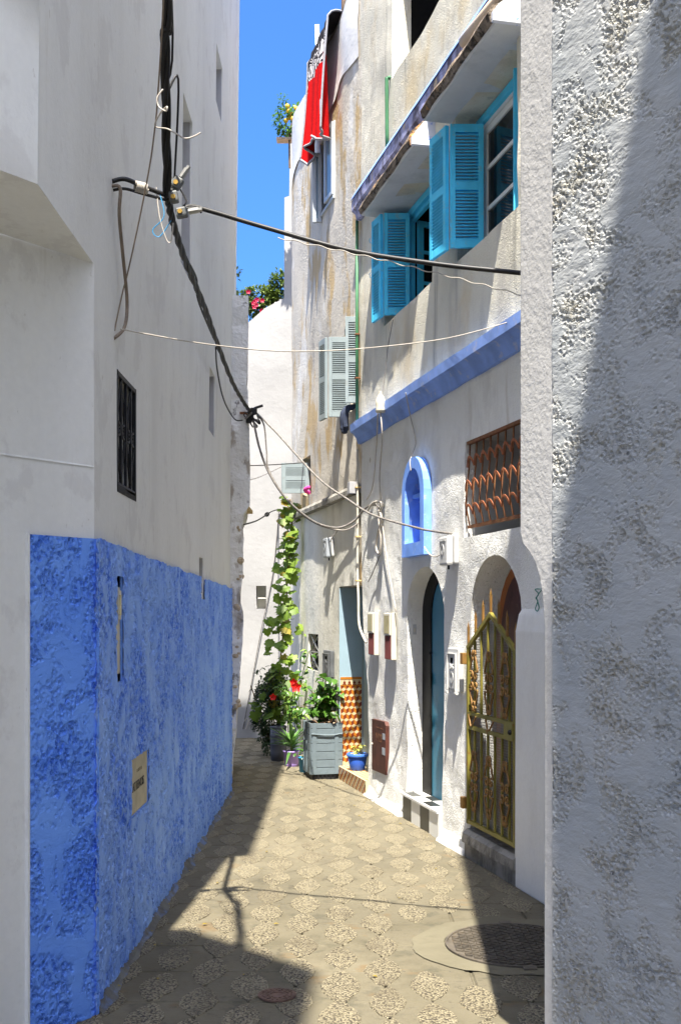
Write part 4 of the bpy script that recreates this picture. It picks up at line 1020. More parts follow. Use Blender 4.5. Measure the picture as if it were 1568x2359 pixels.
def bigbox(s0_, s1_, h0, h1, mat, label, num):
    wd, H = s1_ - s0_, h1 - h0
    m = A.thing('service_box', (s0_ + s1_) / 2, .01, h0, label, 'service box')
    MB().box(-wd / 2, wd / 2, 0, .045, 0, H).build('casing', M[mat], m, bevel=.008)
    lid = MB().box(-wd * .36, wd * .36, .045, .052, .02, H * .86).build('lid', M[mat], m, bevel=.003)
    rim = MB().box(-wd * .42, -wd * .36, .045, .060, .01, H * .88).box(wd * .36, wd * .42, .045, .060, .01, H * .88).box(-wd * .36, wd * .36, .045, .060, H * .86, H * .88).build('rim', M[mat], m)
    MB().box(-wd * .10, wd * .10, .052, .0535, H * .66, H * .78).build('window', M['dark'], lid)
    text(num, .055, lid, (0, .054, H * .56), M[mat], (R(90), 0, R(180)), .003)
    ov = oval(.032, .042).build('emblem', M[mat], lid); ov.location = (0, .052, H * .33)
    for sx in (-1, 1): MB().tube([(sx * wd * .42 - .012, .05, -.005), (sx * wd * .42 + .012, .05, -.005)], .013, 8).build('hinge', M[mat], m)
    return m
q = A.px(1032, 1491, .05); r = A.px(1055, 1589, .05); bigbox(A.a(1056, .05), q[0], 1.075, 1.37, 'box_white', 'white service box with raised numbers beside the arched doorway', '345')
bigbox(A.z(10.83), A.z(11.12), .965, 1.235, 'box_dark', 'dark service box on the wall beside the small barred window', '345')
def lamp(s_, h, mat, label):
    m = A.thing('junction_box', s_, .01, h, label, 'junction box')
    MB().box(-.10, .10, 0, .035, -.10, .10).build('back_plate', M['box_white'], m, bevel=.012)
    c = MB().box(-.085, .075, .035, .085, -.11, .09).build('cover', M[mat], m, bevel=.016)
    ov = oval(.03, .04).build('emblem', M[mat], c); ov.location = (0, .085, 0)
    MB().box(-.06, .06, .085, .09, .055, .062).build('cover_rib', M[mat], c)
    MB().tube([(.03, .03, -.10), (.03, .03, -.135)], .008, 6).build('gland', M['cable'], m)
    return m
qa = A.px(1033, 1266, .05); lamp(qa[0], qa[1], 'box_white', 'pale junction box on the wall beside the blue niche')
qb = A.px(757, 1260, .05); lamp(qb[0], qb[1], 'box_grey', 'grey junction box on the wall above the small barred window')

# ------------------------------------------------------------------ cables
def cable(name, pts, r, mat, label, cat='cable', group=None, k=6, n=6, twist=0):
    path = smooth_path(pts, k)
    base = path[len(path) // 2].copy()
    mb = MB()
    if twist:
        for q in range(3):
            off = []
            for i, p in enumerate(path):
                d = (path[min(i + 1, len(path) - 1)] - path[max(i - 1, 0)]).normalized()
                x = d.cross(Vector((.3, .9, .1))).normalized(); y = d.cross(x); t = i * twist + q * 2.094
                off.append(p - base + (x * math.cos(t) + y * math.sin(t)) * r * .62)
            mb.tube(off, r * .62, n)
    else: mb.tube([p - base for p in path], r, n)
    o = mb.build(name, M[mat], None, smooth=True); o.location = base
    return tag(o, label, cat, group)
J = Vector((-.76, 4.77, 3.44))                                         # junction of the bundle, held off the left wall
K = Vector((-.80, 9.70, 3.40))                                         # anchor on the old wall
up_pts = [J, Vector((-.695, 4.3, 3.87)), Vector((-.668, 4.12, 4.05)), Vector((-.60, 2.6, 5.5)), Vector((-.51, 1.27, 6.6)), Vector((-.50, -.3, 7.8))]
cable('cable_bundle', up_pts, .0175, 'cable', 'thick black cable bundle rising from the clamp to the top of the picture', 'cable', None, 14, 6, .45)
cable('cable_strand', [J + Vector((.03, 0, .06)), Vector((-.672, 4.5, 3.82)), Vector((-.715, 4.45, 3.76)), Vector((-.655, 4.2, 4.03)), Vector((-.57, 2.6, 5.46)), Vector((-.49, 1.3, 6.6))], .005, 'cable', 'loose thin black strand beside the thick cable bundle', 'cable')
mid = [at(400, 520, 5.0), at(432, 615, 5.6), at(470, 705, 6.4), at(500, 790, 7.3), at(535, 880, 8.5), at(560, 925, 9.3), K]
cable('cable_bundle', [J] + mid, .0145, 'cable', 'twisted black cable bundle running down from the clamp to the old wall', 'cable', None, 14, 6, .5)
cable('cable_strand', [at(395, 500, 4.95), at(425, 585, 5.55), at(452, 640, 6.1), at(456, 690, 6.3), at(488, 770, 7.2)], .006, 'cable', 'thin black strand slung beside the twisted cable bundle', 'cable')
cable('cable_strand', [at(497, 800, 7.3), at(500, 850, 7.9), at(515, 920, 8.7), at(540, 965, 9.4), at(558, 968, 9.72)], .006, 'cable', 'slack black strand hanging below the bundle near the old wall', 'cable')
rt = [J + Vector((.06, .02, -.06)), at(440, 475, 4.80), at(500, 490, 4.77), at(600, 520, 4.72), at(800, 575, 4.65), at(1000, 607, 4.55), at(1195, 628, 4.48), Vector((1.25, 4.4, 2.93)), Vector((1.56, 4.38, 2.85))]
cable('cable', rt, .0105, 'cable', 'thick black cable crossing the alley in front of the turquoise shutters', 'cable', None, 8, 8)
wv = []
for i in range(60):
    t = i / 59; px_ = 640 + t * 560
    yb = 533 + (px_ - 600) * .215 + (18 * max(0, t - .45)) + (8 * max(0, t - .75))
    wv.append(at(px_, yb + 5 + 2.2 * math.sin(i * 1.1), 4.70 - .22 * t))
cable('wavy_wire', wv, .0024, 'wire_white', 'thin wavy pale wire hanging under the thick black cable', 'wire', None, 2, 5)
# bracket tube and ties on the left wall
lx = lambda y, h, d: FL.w(-y, d + lean(0, h), h)
cable('wall_conduit', [lx(4.66, 3.44, .0), lx(4.66, 3.43, .035), lx(4.67, 3.32, .03), lx(4.76, 3.17, .03), lx(4.86, 3.0, .03), lx(4.80, 2.87, .03), lx(4.72, 2.80, .0)], .0075, 'wire_tan', 'tan painted conduit looping down the left wall from the bracket', 'conduit', None, 6, 8)
br = thing('cable_bracket', lx(4.66, 3.46, 0), 'wire wrapped bracket arm holding the bundle off the left wall', 'bracket')
b0 = lx(4.66, 3.46, 0)
MB().tube(smooth_path([Vector((0, 0, 0)), Vector((.05, .02, .018)), Vector((.12, .05, .0)), J - b0], 6), .010, 8).build('arm', M['cable'], br, smooth=True)
MB().tube(smooth_path([Vector((0, .02, -.03)), Vector((.05, .03, -.02)), Vector((.12, .06, -.03)), J - b0 + Vector((0, 0, -.02))], 6), .007, 6).build('second_arm', M['cable'], br, smooth=True)
cc = Vector((.115, .048, -.008)); dx_ = (J - b0).normalized(); pts = []
pe = dx_.cross(Vector((0, 0, 1))).normalized(); pz = pe.cross(dx_)
for i in range(90): t = i / 89; pts.append(cc + dx_ * (t - .5) * .055 + (pe * math.cos(t * 50) + pz * math.sin(t * 50)) * .021)
MB().tube(pts, .0038, 5).build('wire_wrap', M['wire_white'], br, smooth=True)
cl = thing('cable_clamp', J, 'grey metal line clamps with brass bolts at the junction of the bundle', 'clamp')
for (dx, dz, rot, s_) in ((.045, .05, -35, .8), (.03, -.012, 10, .75), (.065, -.08, -80, .8)):
    b_ = MB().box(-.026 * s_, .026 * s_, -.02, .02, -.032 * s_, .032 * s_).build('clamp_body', M['clamp_grey'], cl, bevel=.008)
    b_.location = (dx, -.015, dz); b_.rotation_euler = (0, R(-rot), 0)
    MB().tube([(0, 0, .03), (0, 0, .075)], .013, 8).tube([(0, 0, .075), (0, 0, .09)], .010, 6).build('clamp_cap', M['steel'], b_)
    MB().tube([(0, -.021, -.005), (0, -.027, -.005)], .011, 6).build('bolt', M['brass'], b_)
MB().tube(smooth_path([(-.03, -.02, .0), (-.01, -.03, -.10), (-.06, -.03, -.16), (-.03, -.03, -.19), (.02, -.03, -.12)], 5), .0026, 5).build('tail', M['pot_cyan'], cl)
MB().tube(smooth_path([(-.045, -.02, .03), (-.03, -.03, -.10), (-.0, -.03, -.20), (.02, -.03, -.21), (.03, -.03, -.13)], 5), .0026, 5).build('tail', M['wire_white'], cl)
MB().tube(smooth_path([(.06, -.02, .02), (.085, -.02, -.03), (.07, -.02, -.06), (.12, -.01, -.055), (.15, 0, -.075)], 5), .004, 5).build('tail', M['cable'], cl)
for i in range(4):
    MB().tube([(.10 + i * .012, -.03 + .004, -.10 - .05 + .03), (.105 + i * .012, .02, -.09)], .004, 5)
# thin tie wires
d_ = 4.62
cable('tie_wire', [at(378, -30, 4.05), at(370, 120, 4.2), at(362, 240, 4.35), at(357, 292, 4.42), at(345, 380, 4.50), at(322, 500, 4.60), at(296, 620, 4.70), at(283, 670, 4.74), at(270, 730, 4.74), at(264, 762, 4.73)], .0036, 'wire_tan', 'thin brown wire slanting from the bundle down to the lower wall hook', 'wire')
cable('tie_wire', [at(375, 205, 4.2), at(362, 225, 4.2), at(366, 245, 4.2), at(382, 255, 4.17), at(384, 245, 4.17), at(368, 262, 4.25), at(357, 290, 4.42), at(385, 296, 4.4), at(408, 308, 4.38), at(425, 318, 4.38), at(445, 314, 4.38), at(462, 305, 4.38)], .0032, 'wire_white', 'bent pale tie wire knotted round the thick bundle', 'wire')
thin = [lx(4.72, 2.84, .03), at(290, 760, 4.75), at(380, 777, 4.9), at(480, 793, 5.15), at(600, 806, 5.4), at(700, 809, 5.6), at(830, 803, 5.85), at(1000, 784, 6.1), at(1100, 762, 6.25), at(1198, 733, 6.37)]
cable('thin_wire', thin, .003, 'wire_white', 'thin pale wire sagging right across the alley below the cables', 'wire', None, 6, 6)
MB_ = MB().tube(smooth_path([at(262, 745, 4.72), at(272, 742, 4.72), at(276, 760, 4.72), at(270, 770, 4.72), at(266, 758, 4.72)], 4), .004, 5)
# anchor cluster on the old wall and the branches
an = thing('cable_anchor', K, 'tangle of black splices where the cables meet at the old wall corner', 'cable anchor')
for i in range(14):
    rr = random.Random(i); p = Vector((rr.uniform(-.03, .07), rr.uniform(-.05, .05), rr.uniform(-.06, .05)))
    q = p + Vector((rr.uniform(-.06, .08), rr.uniform(-.03, .03), rr.uniform(-.12, .06)))
    MB().tube(smooth_path([p, (p + q) / 2 + Vector((rr.uniform(-.04, .04), 0, rr.uniform(-.05, .05))), q], 4), rr.uniform(.005, .012), 6).build('splice', M['cable' if i % 4 else 'cable_grey'], an, smooth=True)
for p in ((.0, 0, -.02), (.03, 0, .015), (-.02, .01, -.06)): o = MB().box(-.025, .025, -.02, .02, -.03, .03).build('splice_block', M['cable'], an, bevel=.008); o.location = p
MB().box(-.10, .0, .0, .02, -.01, .01).build('wall_hook', M['rust'], an)
lampA = A.w(qa[0], .03, qa[1] + .11)
t1 = [K + Vector((.05, 0, 0)), at(640, 1000, 9.5), at(680, 1045, 9.25), at(740, 1108, 8.85), at(800, 1150, 8.5), at(860, 1187, 8.2), at(960, 1216, 7.85), at(1000, 1224, 7.65), lampA]
cable('branch_cable', t1, .0085, 'cable_grey', 'grey cable running from the old wall to the pale junction box by the blue niche', 'cable')
t2 = [K + Vector((.02, 0, -.05)), at(597, 1030, 9.65), at(620, 1090, 9.6), at(660, 1150, 9.6), at(720, 1200, 9.65), at(775, 1216, 9.7), at(815, 1200, 9.7), at(840, 1172, 9.6), at(862, 1163, 9.35), at(878, 1175, 9.15)]
cable('branch_cable', t2, .010, 'cable_grey', 'grey cable sagging in a loop in front of the grey ledge', 'cable')
cable('branch_cable', [K + Vector((.06, 0, -.02)), at(608, 980, 9.65), at(614, 1040, 9.62), at(620, 1085, 9.6), at(668, 1160, 9.62), at(728, 1206, 9.68), at(790, 1222, 9.75), at(825, 1205, 9.8)], .007, 'cable_grey', 'second grey cable dropping straight and joining the loop', 'cable')
cable('thin_wire', [at(560, 1073, 9.8), at(620, 1071, 11), at(700, 1066, 12.2)], .005, 'cable', 'thin dark line from the old wall to the small grey shutter', 'wire')
cable('thin_wire', [at(563, 1108, 9.8), at(600, 1098, 11), at(655, 1072, 12.4)], .003, 'wire_tan', 'faint slack wire below the thin dark line', 'wire')
cable('strained_cable', [at(556, 1210, 9.78), at(590, 1200, 10.8), at(612, 1187, 12.2), at(626, 1178, 13.2), at(640, 1174, 13.95)], .008, 'cable', 'short black cable with an insulator in front of the far white house', 'cable')
iv = thing('insulator', at(615, 1185, 12.6), 'ribbed black insulator on the short cable before the far white house', 'insulator')
dv = (at(626, 1178, 13.2) - at(604, 1193, 11.5)).normalized()
for i in range(6): MB().tube([dv * (i * .03 - .09), dv * (i * .03 - .075)], .026, 8).build('rib', M['cable'], iv)
cable('wall_cable', [at(640, 1174, 13.97), at(655, 1178, 13.97), at(665, 1195, 13.97), at(672, 1215, 13.97), at(676, 1290, 13.97)], .012, 'wire_white', 'white painted cable curling down the far white house', 'cable')
cable('wall_cable', [at(643, 1174, 13.97), at(638, 1230, 13.97), at(627, 1330, 13.97), at(600, 1460, 13.97), at(560, 1680, 13.97)], .006, 'cable_grey', 'thin grey line slanting down the far white house past its small window', 'cable')
hk = MB().tube(smooth_path([at(563, 1662, 13.95), at(568, 1655, 13.95), at(572, 1662, 13.95), at(566, 1680, 13.95)], 4), .008, 5).build('wall_hook', M['wire_white']); tag(hk, 'small white loop hook low on the far white house wall', 'hook')
# loose wires on the blue trim house
def onA(px_, py_, d): s_, h = A.px(px_, py_, d); return A.w(s_, d, h)
cable('loose_wire', [onA(905, 735, .05), onA(893, 800, .03), onA(888, 850, .03), onA(880, 910, .06)], .004, 'cable_grey', 'thin wire hanging from the far turquoise shutter to the plastic bottle', 'wire')
bt = A.thing('plastic_bottle', A.px(876, 930, .13)[0], .13, A.px(876, 930, .13)[1] - .07, 'cloudy upturned plastic bottle over the wires above the blue cornice', 'bottle')
MB().lathe([(.001, 0), (.038, 0), (.04, .02), (.036, .045), (.04, .07), (.038, .10), (.022, .135), (.013, .15), (.013, .165), (.001, .166)], 16).build('body', M['bottle'], bt, smooth=True)
MB().lathe([(.0145, .148), (.0145, .168), (.001, .169)], 12).build('neck', M['bottle'], bt)
cable('loose_wire', [onA(876, 950, .13), onA(880, 1010, .12), onA(874, 1100, .03), onA(880, 1200, .03), onA(893, 1300, .03), onA(912, 1410, .03)], .0055, 'wire_white', 'white wire dropping from the bottle to the nearer meter box', 'wire')
cable('loose_wire', [onA(870, 950, .12), onA(866, 1040, .05), onA(858, 1120, .03), onA(845, 1150, .03)], .0055, 'wire_white', 'white wire slanting left under the blue cornice', 'wire')
cable('cable_coil', [onA(862, 1160, .04), onA(878, 1190, .06), onA(870, 1230, .05), onA(866, 1262, .05), onA(874, 1275, .05), onA(877, 1240, .05), onA(872, 1190, .06), onA(880, 1160, .05), onA(860, 1158, .05), onA(845, 1180, .04)], .010, 'wire_white', 'pale coil of slack cable hanging on the wall left of the blue niche', 'cable')
cable('loose_wire', [onA(874, 1180, .03), onA(878, 1260, .04), onA(862, 1310, .03), onA(848, 1340, .03)], .005, 'cable_grey', 'thin grey wire curving below the pale coil of cable', 'wire')
cable('loose_wire', [onA(934, 905, .12), onA(945, 960, .02), onA(957, 1015, .02), onA(950, 1045, .02), onA(944, 1062, .07), onA(946, 1085, .07)], .004, 'wire_white', 'thin wire running down from the cornice to the top of the blue niche', 'wire')
cable('loose_wire', [onA(977, 1260, .07), onA(990, 1278, .05), onA(1005, 1282, .03), onA(1022, 1272, .04)], .005, 'wire_white', 'short white wire between the blue niche and its junction box', 'wire')
cable('loose_wire', [onA(778, 1222, .06), onA(768, 1235, .08), onA(760, 1248, .09)], .005, 'wire_white', 'short white wire into the grey junction box', 'wire')
cable('loose_wire', [onA(740, 1212, .10), onA(790, 1222, .06), onA(822, 1208, .04)], .008, 'wire_white', 'pale cable stub on the wall above the grey junction box', 'wire')
cable('string_loop', [onA(1246, 1357, .02), onA(1232, 1358, .03), onA(1240, 1368, .02), onA(1234, 1378, .02), onA(1238, 1385, .02), onA(1233, 1402, .02), onA(1237, 1408, .02), onA(1241, 1400, .02), onA(1238, 1386, .02), onA(1236, 1376, .02), onA(1246, 1360, .02)], .003, 'rope_green', 'knotted green string loop hanging above the pier', 'string', None, 5, 5)

# ------------------------------------------------------------------ washing, roof things
def towel():
    tc_ = A.a(738, .1)
    root = A.thing('hanging_towel', tc_, .03, 7.46, 'red fleece blanket with black and white swirls hung over the parapet', 'blanket')
    na, nh_ = 46, 40; s0_, s1_ = A.a(766, .08) - tc_, A.a(709, .12) - tc_
    mb = MB(); vs = []
    for j in range(nh_ + 1):
        t = j / nh_
        for i in range(na + 1):
            u_ = i / na; s_ = s0_ + (s1_ - s0_) * u_
            L = 1.12 + .05 * math.sin(u_ * 9) - .16 * u_ + .10 * math.exp(-((u_ - .92) / .1) ** 2)
            if t < .12: h = .05 * math.sin(t / .12 * math.pi / 2) + .0; d = -.10 + .19 * t / .12; h = .02 + .035 * math.sin(t / .12 * math.pi)
            else: h = -(t - .12) / .88 * L; d = .09
            fold = max(0, t - .1) ** .6
            d += fold * (.055 * math.sin(u_ * 19 + 1.0 * t) + .03 * math.sin(u_ * 41 + 2 * t + 1)) + .03 * t
            s_ += fold * .018 * math.cos(u_ * 19)
            vs.append((s_, d, h))
    fs = [(j * (na + 1) + i, j * (na + 1) + i + 1, (j + 1) * (na + 1) + i + 1, (j + 1) * (na + 1) + i) for j in range(nh_) for i in range(na)]
    mb.add(vs, fs); mb.build('cloth', M['towel'], root, smooth=True)
    V = lambda i, j: Vector(vs[j * (na + 1) + i])
    MB().tube([V(i, nh_) for i in range(na + 1)], .013, 6).build('hem', M['hem'], root, smooth=True)
    MB().tube([V(0, j) for j in range(nh_ + 1)], .011, 6).build('hem', M['hem'], root, smooth=True)
    MB().tube([V(na, j) for j in range(nh_ + 1)], .010, 6).build('hem', M['hem'], root, smooth=True)
    o = MB().box(-.022, .022, -.004, .004, -.07, .07).build('care_label', M['white_paint'], root); o.location = V(3, 32) + Vector((-.01, .025, 0))
towel()
o = A.thing('hanging_cloth', A.z(10.18), .03, 3.5, 'dark blue cloth draped over the sill of the grey shuttered window', 'cloth')
MB().tube(smooth_path([(.02, -.10, .05), (.0, .02, .03), (.0, .05, -.05), (.01, .045, -.14), (.0, .05, -.20)], 5), [.03] * 8 + [.042] * 10 + [.03] * 3, 8).build('fold', M['cloth_dark'], o, smooth=True)
MB().tube(smooth_path([(-.04, -.10, .05), (-.05, .02, .02), (-.04, .05, -.08), (-.045, .045, -.16)], 5), .024, 8).build('fold', M['cloth_dark'], o, smooth=True)
o = A.thing('pink_cloth', A.z(12.0), .02, 2.95, 'small magenta cloth on the sill of the little grey shutter window', 'cloth')
MB().tube(smooth_path([(.06, -.03, .0), (.02, .02, .015), (-.03, .03, .03), (-.08, .0, .045)], 5), .022, 8).build('fold', M['cloth_pink'], o, smooth=True)
po = thing('roof_post', at(738, 215, 12.6), 'leaning white post with thin netting lines on the roof behind the blanket', 'post')
e = at(730, 58, 12.6) - at(738, 215, 12.6)
MB().bar((0, 0, -.6), e, .055, .05).build('post', M['white_paint'], po)
mb = MB()
for i in range(7):
    mb.tube([e * (.95 - .1 * i), e * (.1) + Vector((.22 - .05 * i, -.1, .15 - .18 * i))], .0022, 4); mb.tube([e * (.9 - .08 * i), Vector((-.14 - .02 * i, .1, -.25))], .0022, 4)
tag(mb.build('net', M['wire_white'], po), kind='stuff')
po = thing('roof_pole', Vector((.03, 11.2, 7.2)), 'dark wooden pole standing on the roof at the top edge', 'pole')
MB().tube([(0, 0, 0), (0, 0, 1.1), (.01, 0, 2.4)], .022, 8).build('shaft', M['pole_wood'], po)
MB().lathe([(.03, .9), (.03, .95), (.001, .951)], 10).build('collar', M['rust'], po)

# ------------------------------------------------------------------ plants
def ovate(l, wd, fold=.25, n=5, droop=.25, mat=None, name='leaf'):
    mb = MB(); vs = []; fs = []
    for i in range(n + 1):
        t = i / n; ww = wd * math.sin(math.pi * min(1, t ** .75)) ** .85 * .5 if 0 < i < n else .002
        z = -droop * l * t * t
        vs += [(-ww, t * l, z + fold * ww), (0, t * l, z), (ww, t * l, z + fold * ww)]
    for i in range(n):
        a = i * 3; fs += [(a, a + 1, a + 4, a + 3), (a + 1, a + 2, a + 5, a + 4)]
    mb.add(vs, fs); return mb
def grape(s_):
    rr = [(0, .0), (.30, -.22), (.55, -.05), (.46, .12), (.72, .30), (.62, .42), (.48, .46), (.42, .74), (.26, .78), (0, 1.05)]
    pts = rr + [(-x, y) for x, y in rr[-2:0:-1]]
    mb = MB(); c = (0, .28, .06)
    vs = [c] + [(x * s_ * 1.0, y * s_, -.10 * s_ * (x * x + (y - .3) ** 2) * 3) for x, y in pts]; vs[0] = (0, .28 * s_, .0)
    n = len(pts); mb.add(vs, [(0, 1 + i, 1 + (i + 1) % n) for i in range(n)]); return mb
def rot_to(o, dirv, roll=0.0, up=Vector((0, 0, 1))):
    y = Vector(dirv).normalized(); z = up - y * up.dot(y)
    if z.length < .05: z = Vector((1, 0, 0)) - y * y.x
    z.normalize(); x = y.cross(z)
    m = Matrix((x, y, z)).transposed().to_4x4() @ Matrix.Rotation(roll, 4, 'Y')
    o.rotation_euler = m.to_euler()
# grape vine climbing by the corner
def vine():
    rr = random.Random(5)
    pts = [at(645, 1640, 12.2), at(643, 1560, 12.2), at(650, 1480, 12.25), at(658, 1400, 12.3), at(662, 1330, 12.35), at(668, 1260, 12.35), at(672, 1200, 12.4), at(668, 1150, 12.4)]
    base = pts[0].copy(); base.z = .35
    root = thing('grape_vine', base, 'grape vine climbing the corner above the pots to the grey ledge', 'vine')
    path = smooth_path([base] + pts, 6)
    MB().tube([p - base for p in path], .009, 6).build('stem', M['stem'], root, smooth=True)
    mes = [grape(1.0).mesh('leaf', M['leaf_vine'], True) for _ in range(1)]; meo = grape(1.0).mesh('leaf', M['leaf_vine_old'], True)
    for i in range(215):
        t = rr.random() ** 1.25; p = path[int(6 + t * (len(path) - 7))]
        low = max(0, 1 - t * 1.6)
        off = Vector((rr.gauss(-.012, .052 + .09 * low), rr.uniform(-.14, .05), rr.gauss(0, .05)))
        o = link('leaf', meo if rr.random() < (.05 + .25 * (t > .8)) else mes[0], root)
        o.location = p - base + off; s_ = rr.uniform(.07, .12) * (1.0 - .2 * t); o.scale = (s_, s_, s_)
        rot_to(o, (rr.uniform(-.8, .8), rr.uniform(-.7, .1), rr.uniform(-1.0, .1)), rr.uniform(-.4, .4), Vector((rr.uniform(-.5, .3), -.8, .7)))
    for i in range(9):
        p = path[rr.randrange(10, len(path) - 3)] - base
        MB().tube(smooth_path([p, p + Vector((rr.uniform(-.1, .1), -.05, .04)), p + Vector((rr.uniform(-.14, .14), -.08, rr.uniform(-.04, .08)))], 4), .003, 4).build('tendril', M['stem_green'], root)
vine()
# crate planter against the wall
cr = A.thing('planter_crate', A.z(10.53) + .17, .16, 0, 'tall grey slatted crate planter standing on a dark base by the tiled doorway', 'planter')
hw_, hd_ = .17, .155
MB().box(-hw_ + .01, hw_ - .01, -hd_ + .01, hd_ - .01, 0, .05).build('base', M['crate_dark'], cr)
for i in range(7): MB().box(-hw_ - .001, -hw_ + .012, -hd_ + .03 + i * .04, -hd_ + .045 + i * .04, .005, .045).build('base_slot', M['iron_black'], cr)
bz = [.05, .118, .192, .272, .352, .43, .495, .548]
for i in range(7):
    z0_, z1_ = bz[i], bz[i + 1] - .005; tp = .004 * i
    for nm, b_ in (('slat', (-hw_ - .004, -hw_ + .012, -hd_ + .0, hd_)), ('slat', (-hw_ + .012, hw_, hd_ - .012, hd_ + .004)), ('slat', (hw_ - .012, hw_, -hd_, hd_ - .012)), ('slat', (-hw_ + .012, hw_ - .012, -hd_, -hd_ + .012))):
        MB().box(*b_, z0_, z1_).build('slat', M['crate_grey'], cr, bevel=.003)
for y_ in (-hd_ + .06, hd_ - .03): MB().box(-hw_ - .012, -hw_ - .003, y_ - .02, y_ + .02, .052, .548).build('batten', M['crate_grey'], cr, bevel=.003)
for x_ in (-hw_ + .02, .03, hw_ - .03): MB().box(x_ - .018, x_ + .018, hd_ + .003, hd_ + .012, .052, .548).build('batten', M['crate_grey'], cr, bevel=.003)
MB().tube(smooth_path([(-hw_ - .016, hd_, .445), (-hw_ - .016, .05, .435), (-hw_ - .016, -.05, .43), (-hw_ - .016, -hd_, .445)], 5), .006, 6).build('band_wire', M['crate_grey'], cr, smooth=True)
MB().box(-hw_ + .013, hw_ - .013, -hd_ + .013, hd_ - .013, .40, .525).build('soil', M['soil'], cr)
for i in range(9):
    rr = random.Random(i + 3)
    o = MB().prism([(0, 0), (.06, .01), (.045, .05), (.0, .04)], 0, .008, 'z').build('shard', M['terracotta'], cr)
    o.location = (rr.uniform(-.15, .02), rr.uniform(-.13, .10), .53 + rr.random() * .02); o.rotation_euler = (rr.uniform(-.8, .8), rr.uniform(-.8, .8), rr.uniform(0, 6))
# hibiscus in the crate
def hibiscus():
    rr = random.Random(21); b0 = A.w(A.z(10.53) + .17, .15, .52)
    root = thing('hibiscus_bush', b0, 'leafy green bush growing out of the tall grey crate planter', 'bush')
    me = ovate(1, .72, .3, 5, .3).mesh('leaf', M['leaf_hib'], True)
    tips = []
    for i in range(17):
        a = rr.uniform(0, 6.28); r_ = rr.uniform(.06, .30); hgt = rr.uniform(.12, .50)
        e = Vector((r_ * math.cos(a) - .03, r_ * .7 * math.sin(a) - .05, hgt)); m = e * .5 + Vector((0, 0, .05)); m.x *= .6; m.y *= .6
        pth = smooth_path([Vector((rr.uniform(-.05, .05), rr.uniform(-.04, .04), -.02)), m, e], 5)
        MB().tube(pth, [.007 - .0005 * k for k in range(len(pth))], 5).build('stem', M['stem'], root); tips.append(pth)
    for i in range(250):
        pth = rr.choice(tips); t = rr.uniform(.35, 1); p = pth[int(t * (len(pth) - 1))]
        o = link('leaf', me, root); s_ = rr.uniform(.06, .105); o.scale = (s_, s_, s_)
        o.location = p + Vector((rr.gauss(0, .03), rr.gauss(0, .03), rr.gauss(0, .03)))
        rot_to(o, (rr.uniform(-1, 1), rr.uniform(-1, .6), rr.uniform(-.7, .3)), rr.uniform(-.5, .5), Vector((0, -.3, 1)))
hibiscus()
def flower(root, c, s_, mat, name='flower', n=5):
    mb = MB(); rr = random.Random(int(c[0] * 1000))
    for k in range(n):
        t = 2 * math.pi * k / n; q = Matrix.Rotation(t, 3, 'Y')
        for (vs, fs) in [(ovate(s_, s_ * .9, -.4, 4, .1).v, ovate(s_, s_ * .9, -.4, 4, .1).f)]:
            mb.add([q @ Vector((v[0], v[2] - s_ * .3 * (v[1] / s_), v[1])) + Vector(c) for v in vs], fs)
    mb.tube([Vector(c), Vector(c) + Vector((-.01, -s_ * .9, .01))], s_ * .07, 5)
    return mb.build(name, M[mat], root, smooth=True)
# tall hibiscus stems with red flowers behind
def tallhib():
    rr = random.Random(8); b0 = Vector((-.45, 12.0, .3))
    root = thing('flowering_shrub', b0, 'loose green shrub with red flowers between the barrel and the crate', 'shrub')
    me = ovate(1, .5, .25, 5, .3).mesh('leaf', M['leaf_sheff'], True); mh = ovate(1, .72, .3, 5, .3).mesh('leaf', M['leaf_hib'], True)
    stems = [[at(668, 1690, 11.9), at(672, 1640, 11.9), at(690, 1580, 11.8), at(700, 1540, 11.7), at(712, 1500, 11.7)], [at(664, 1690, 11.9), at(660, 1640, 11.85), at(655, 1600, 11.8), at(640, 1585, 11.8)], [at(680, 1690, 11.9), at(688, 1640, 11.8), at(686, 1600, 11.75)], [at(668, 1690, 11.9), at(668, 1640, 11.8), at(676, 1590, 11.75)], [at(672, 1690, 11.9), at(684, 1660, 11.7), at(690, 1630, 11.6)]]
    for st in stems:
        pth = smooth_path([p - b0 for p in st], 6); MB().tube(pth, .005, 5).build('stem', M['stem_green'], root)
        for i in range(34):
            p = pth[rr.randrange(len(pth) // 4, len(pth))]
            o = link('leaf', me if rr.random() < .6 else mh, root); s_ = rr.uniform(.045, .085); o.scale = (s_, s_, s_)
            o.location = p + Vector((rr.gauss(0, .03), rr.gauss(-.02, .03), rr.gauss(0, .025)))
            rot_to(o, (rr.uniform(-1, 1), rr.uniform(-1, .5), rr.uniform(-.6, .4)), rr.uniform(-.4, .4), Vector((0, -.3, 1)))
    flower(root, at(682, 1583, 11.55) - b0, .06, 'petal_red'); flower(root, at(676, 1572, 11.6) - b0, .045, 'petal_red'); flower(root, at(629, 1606, 11.7) - b0, .04, 'petal_red')
tallhib()
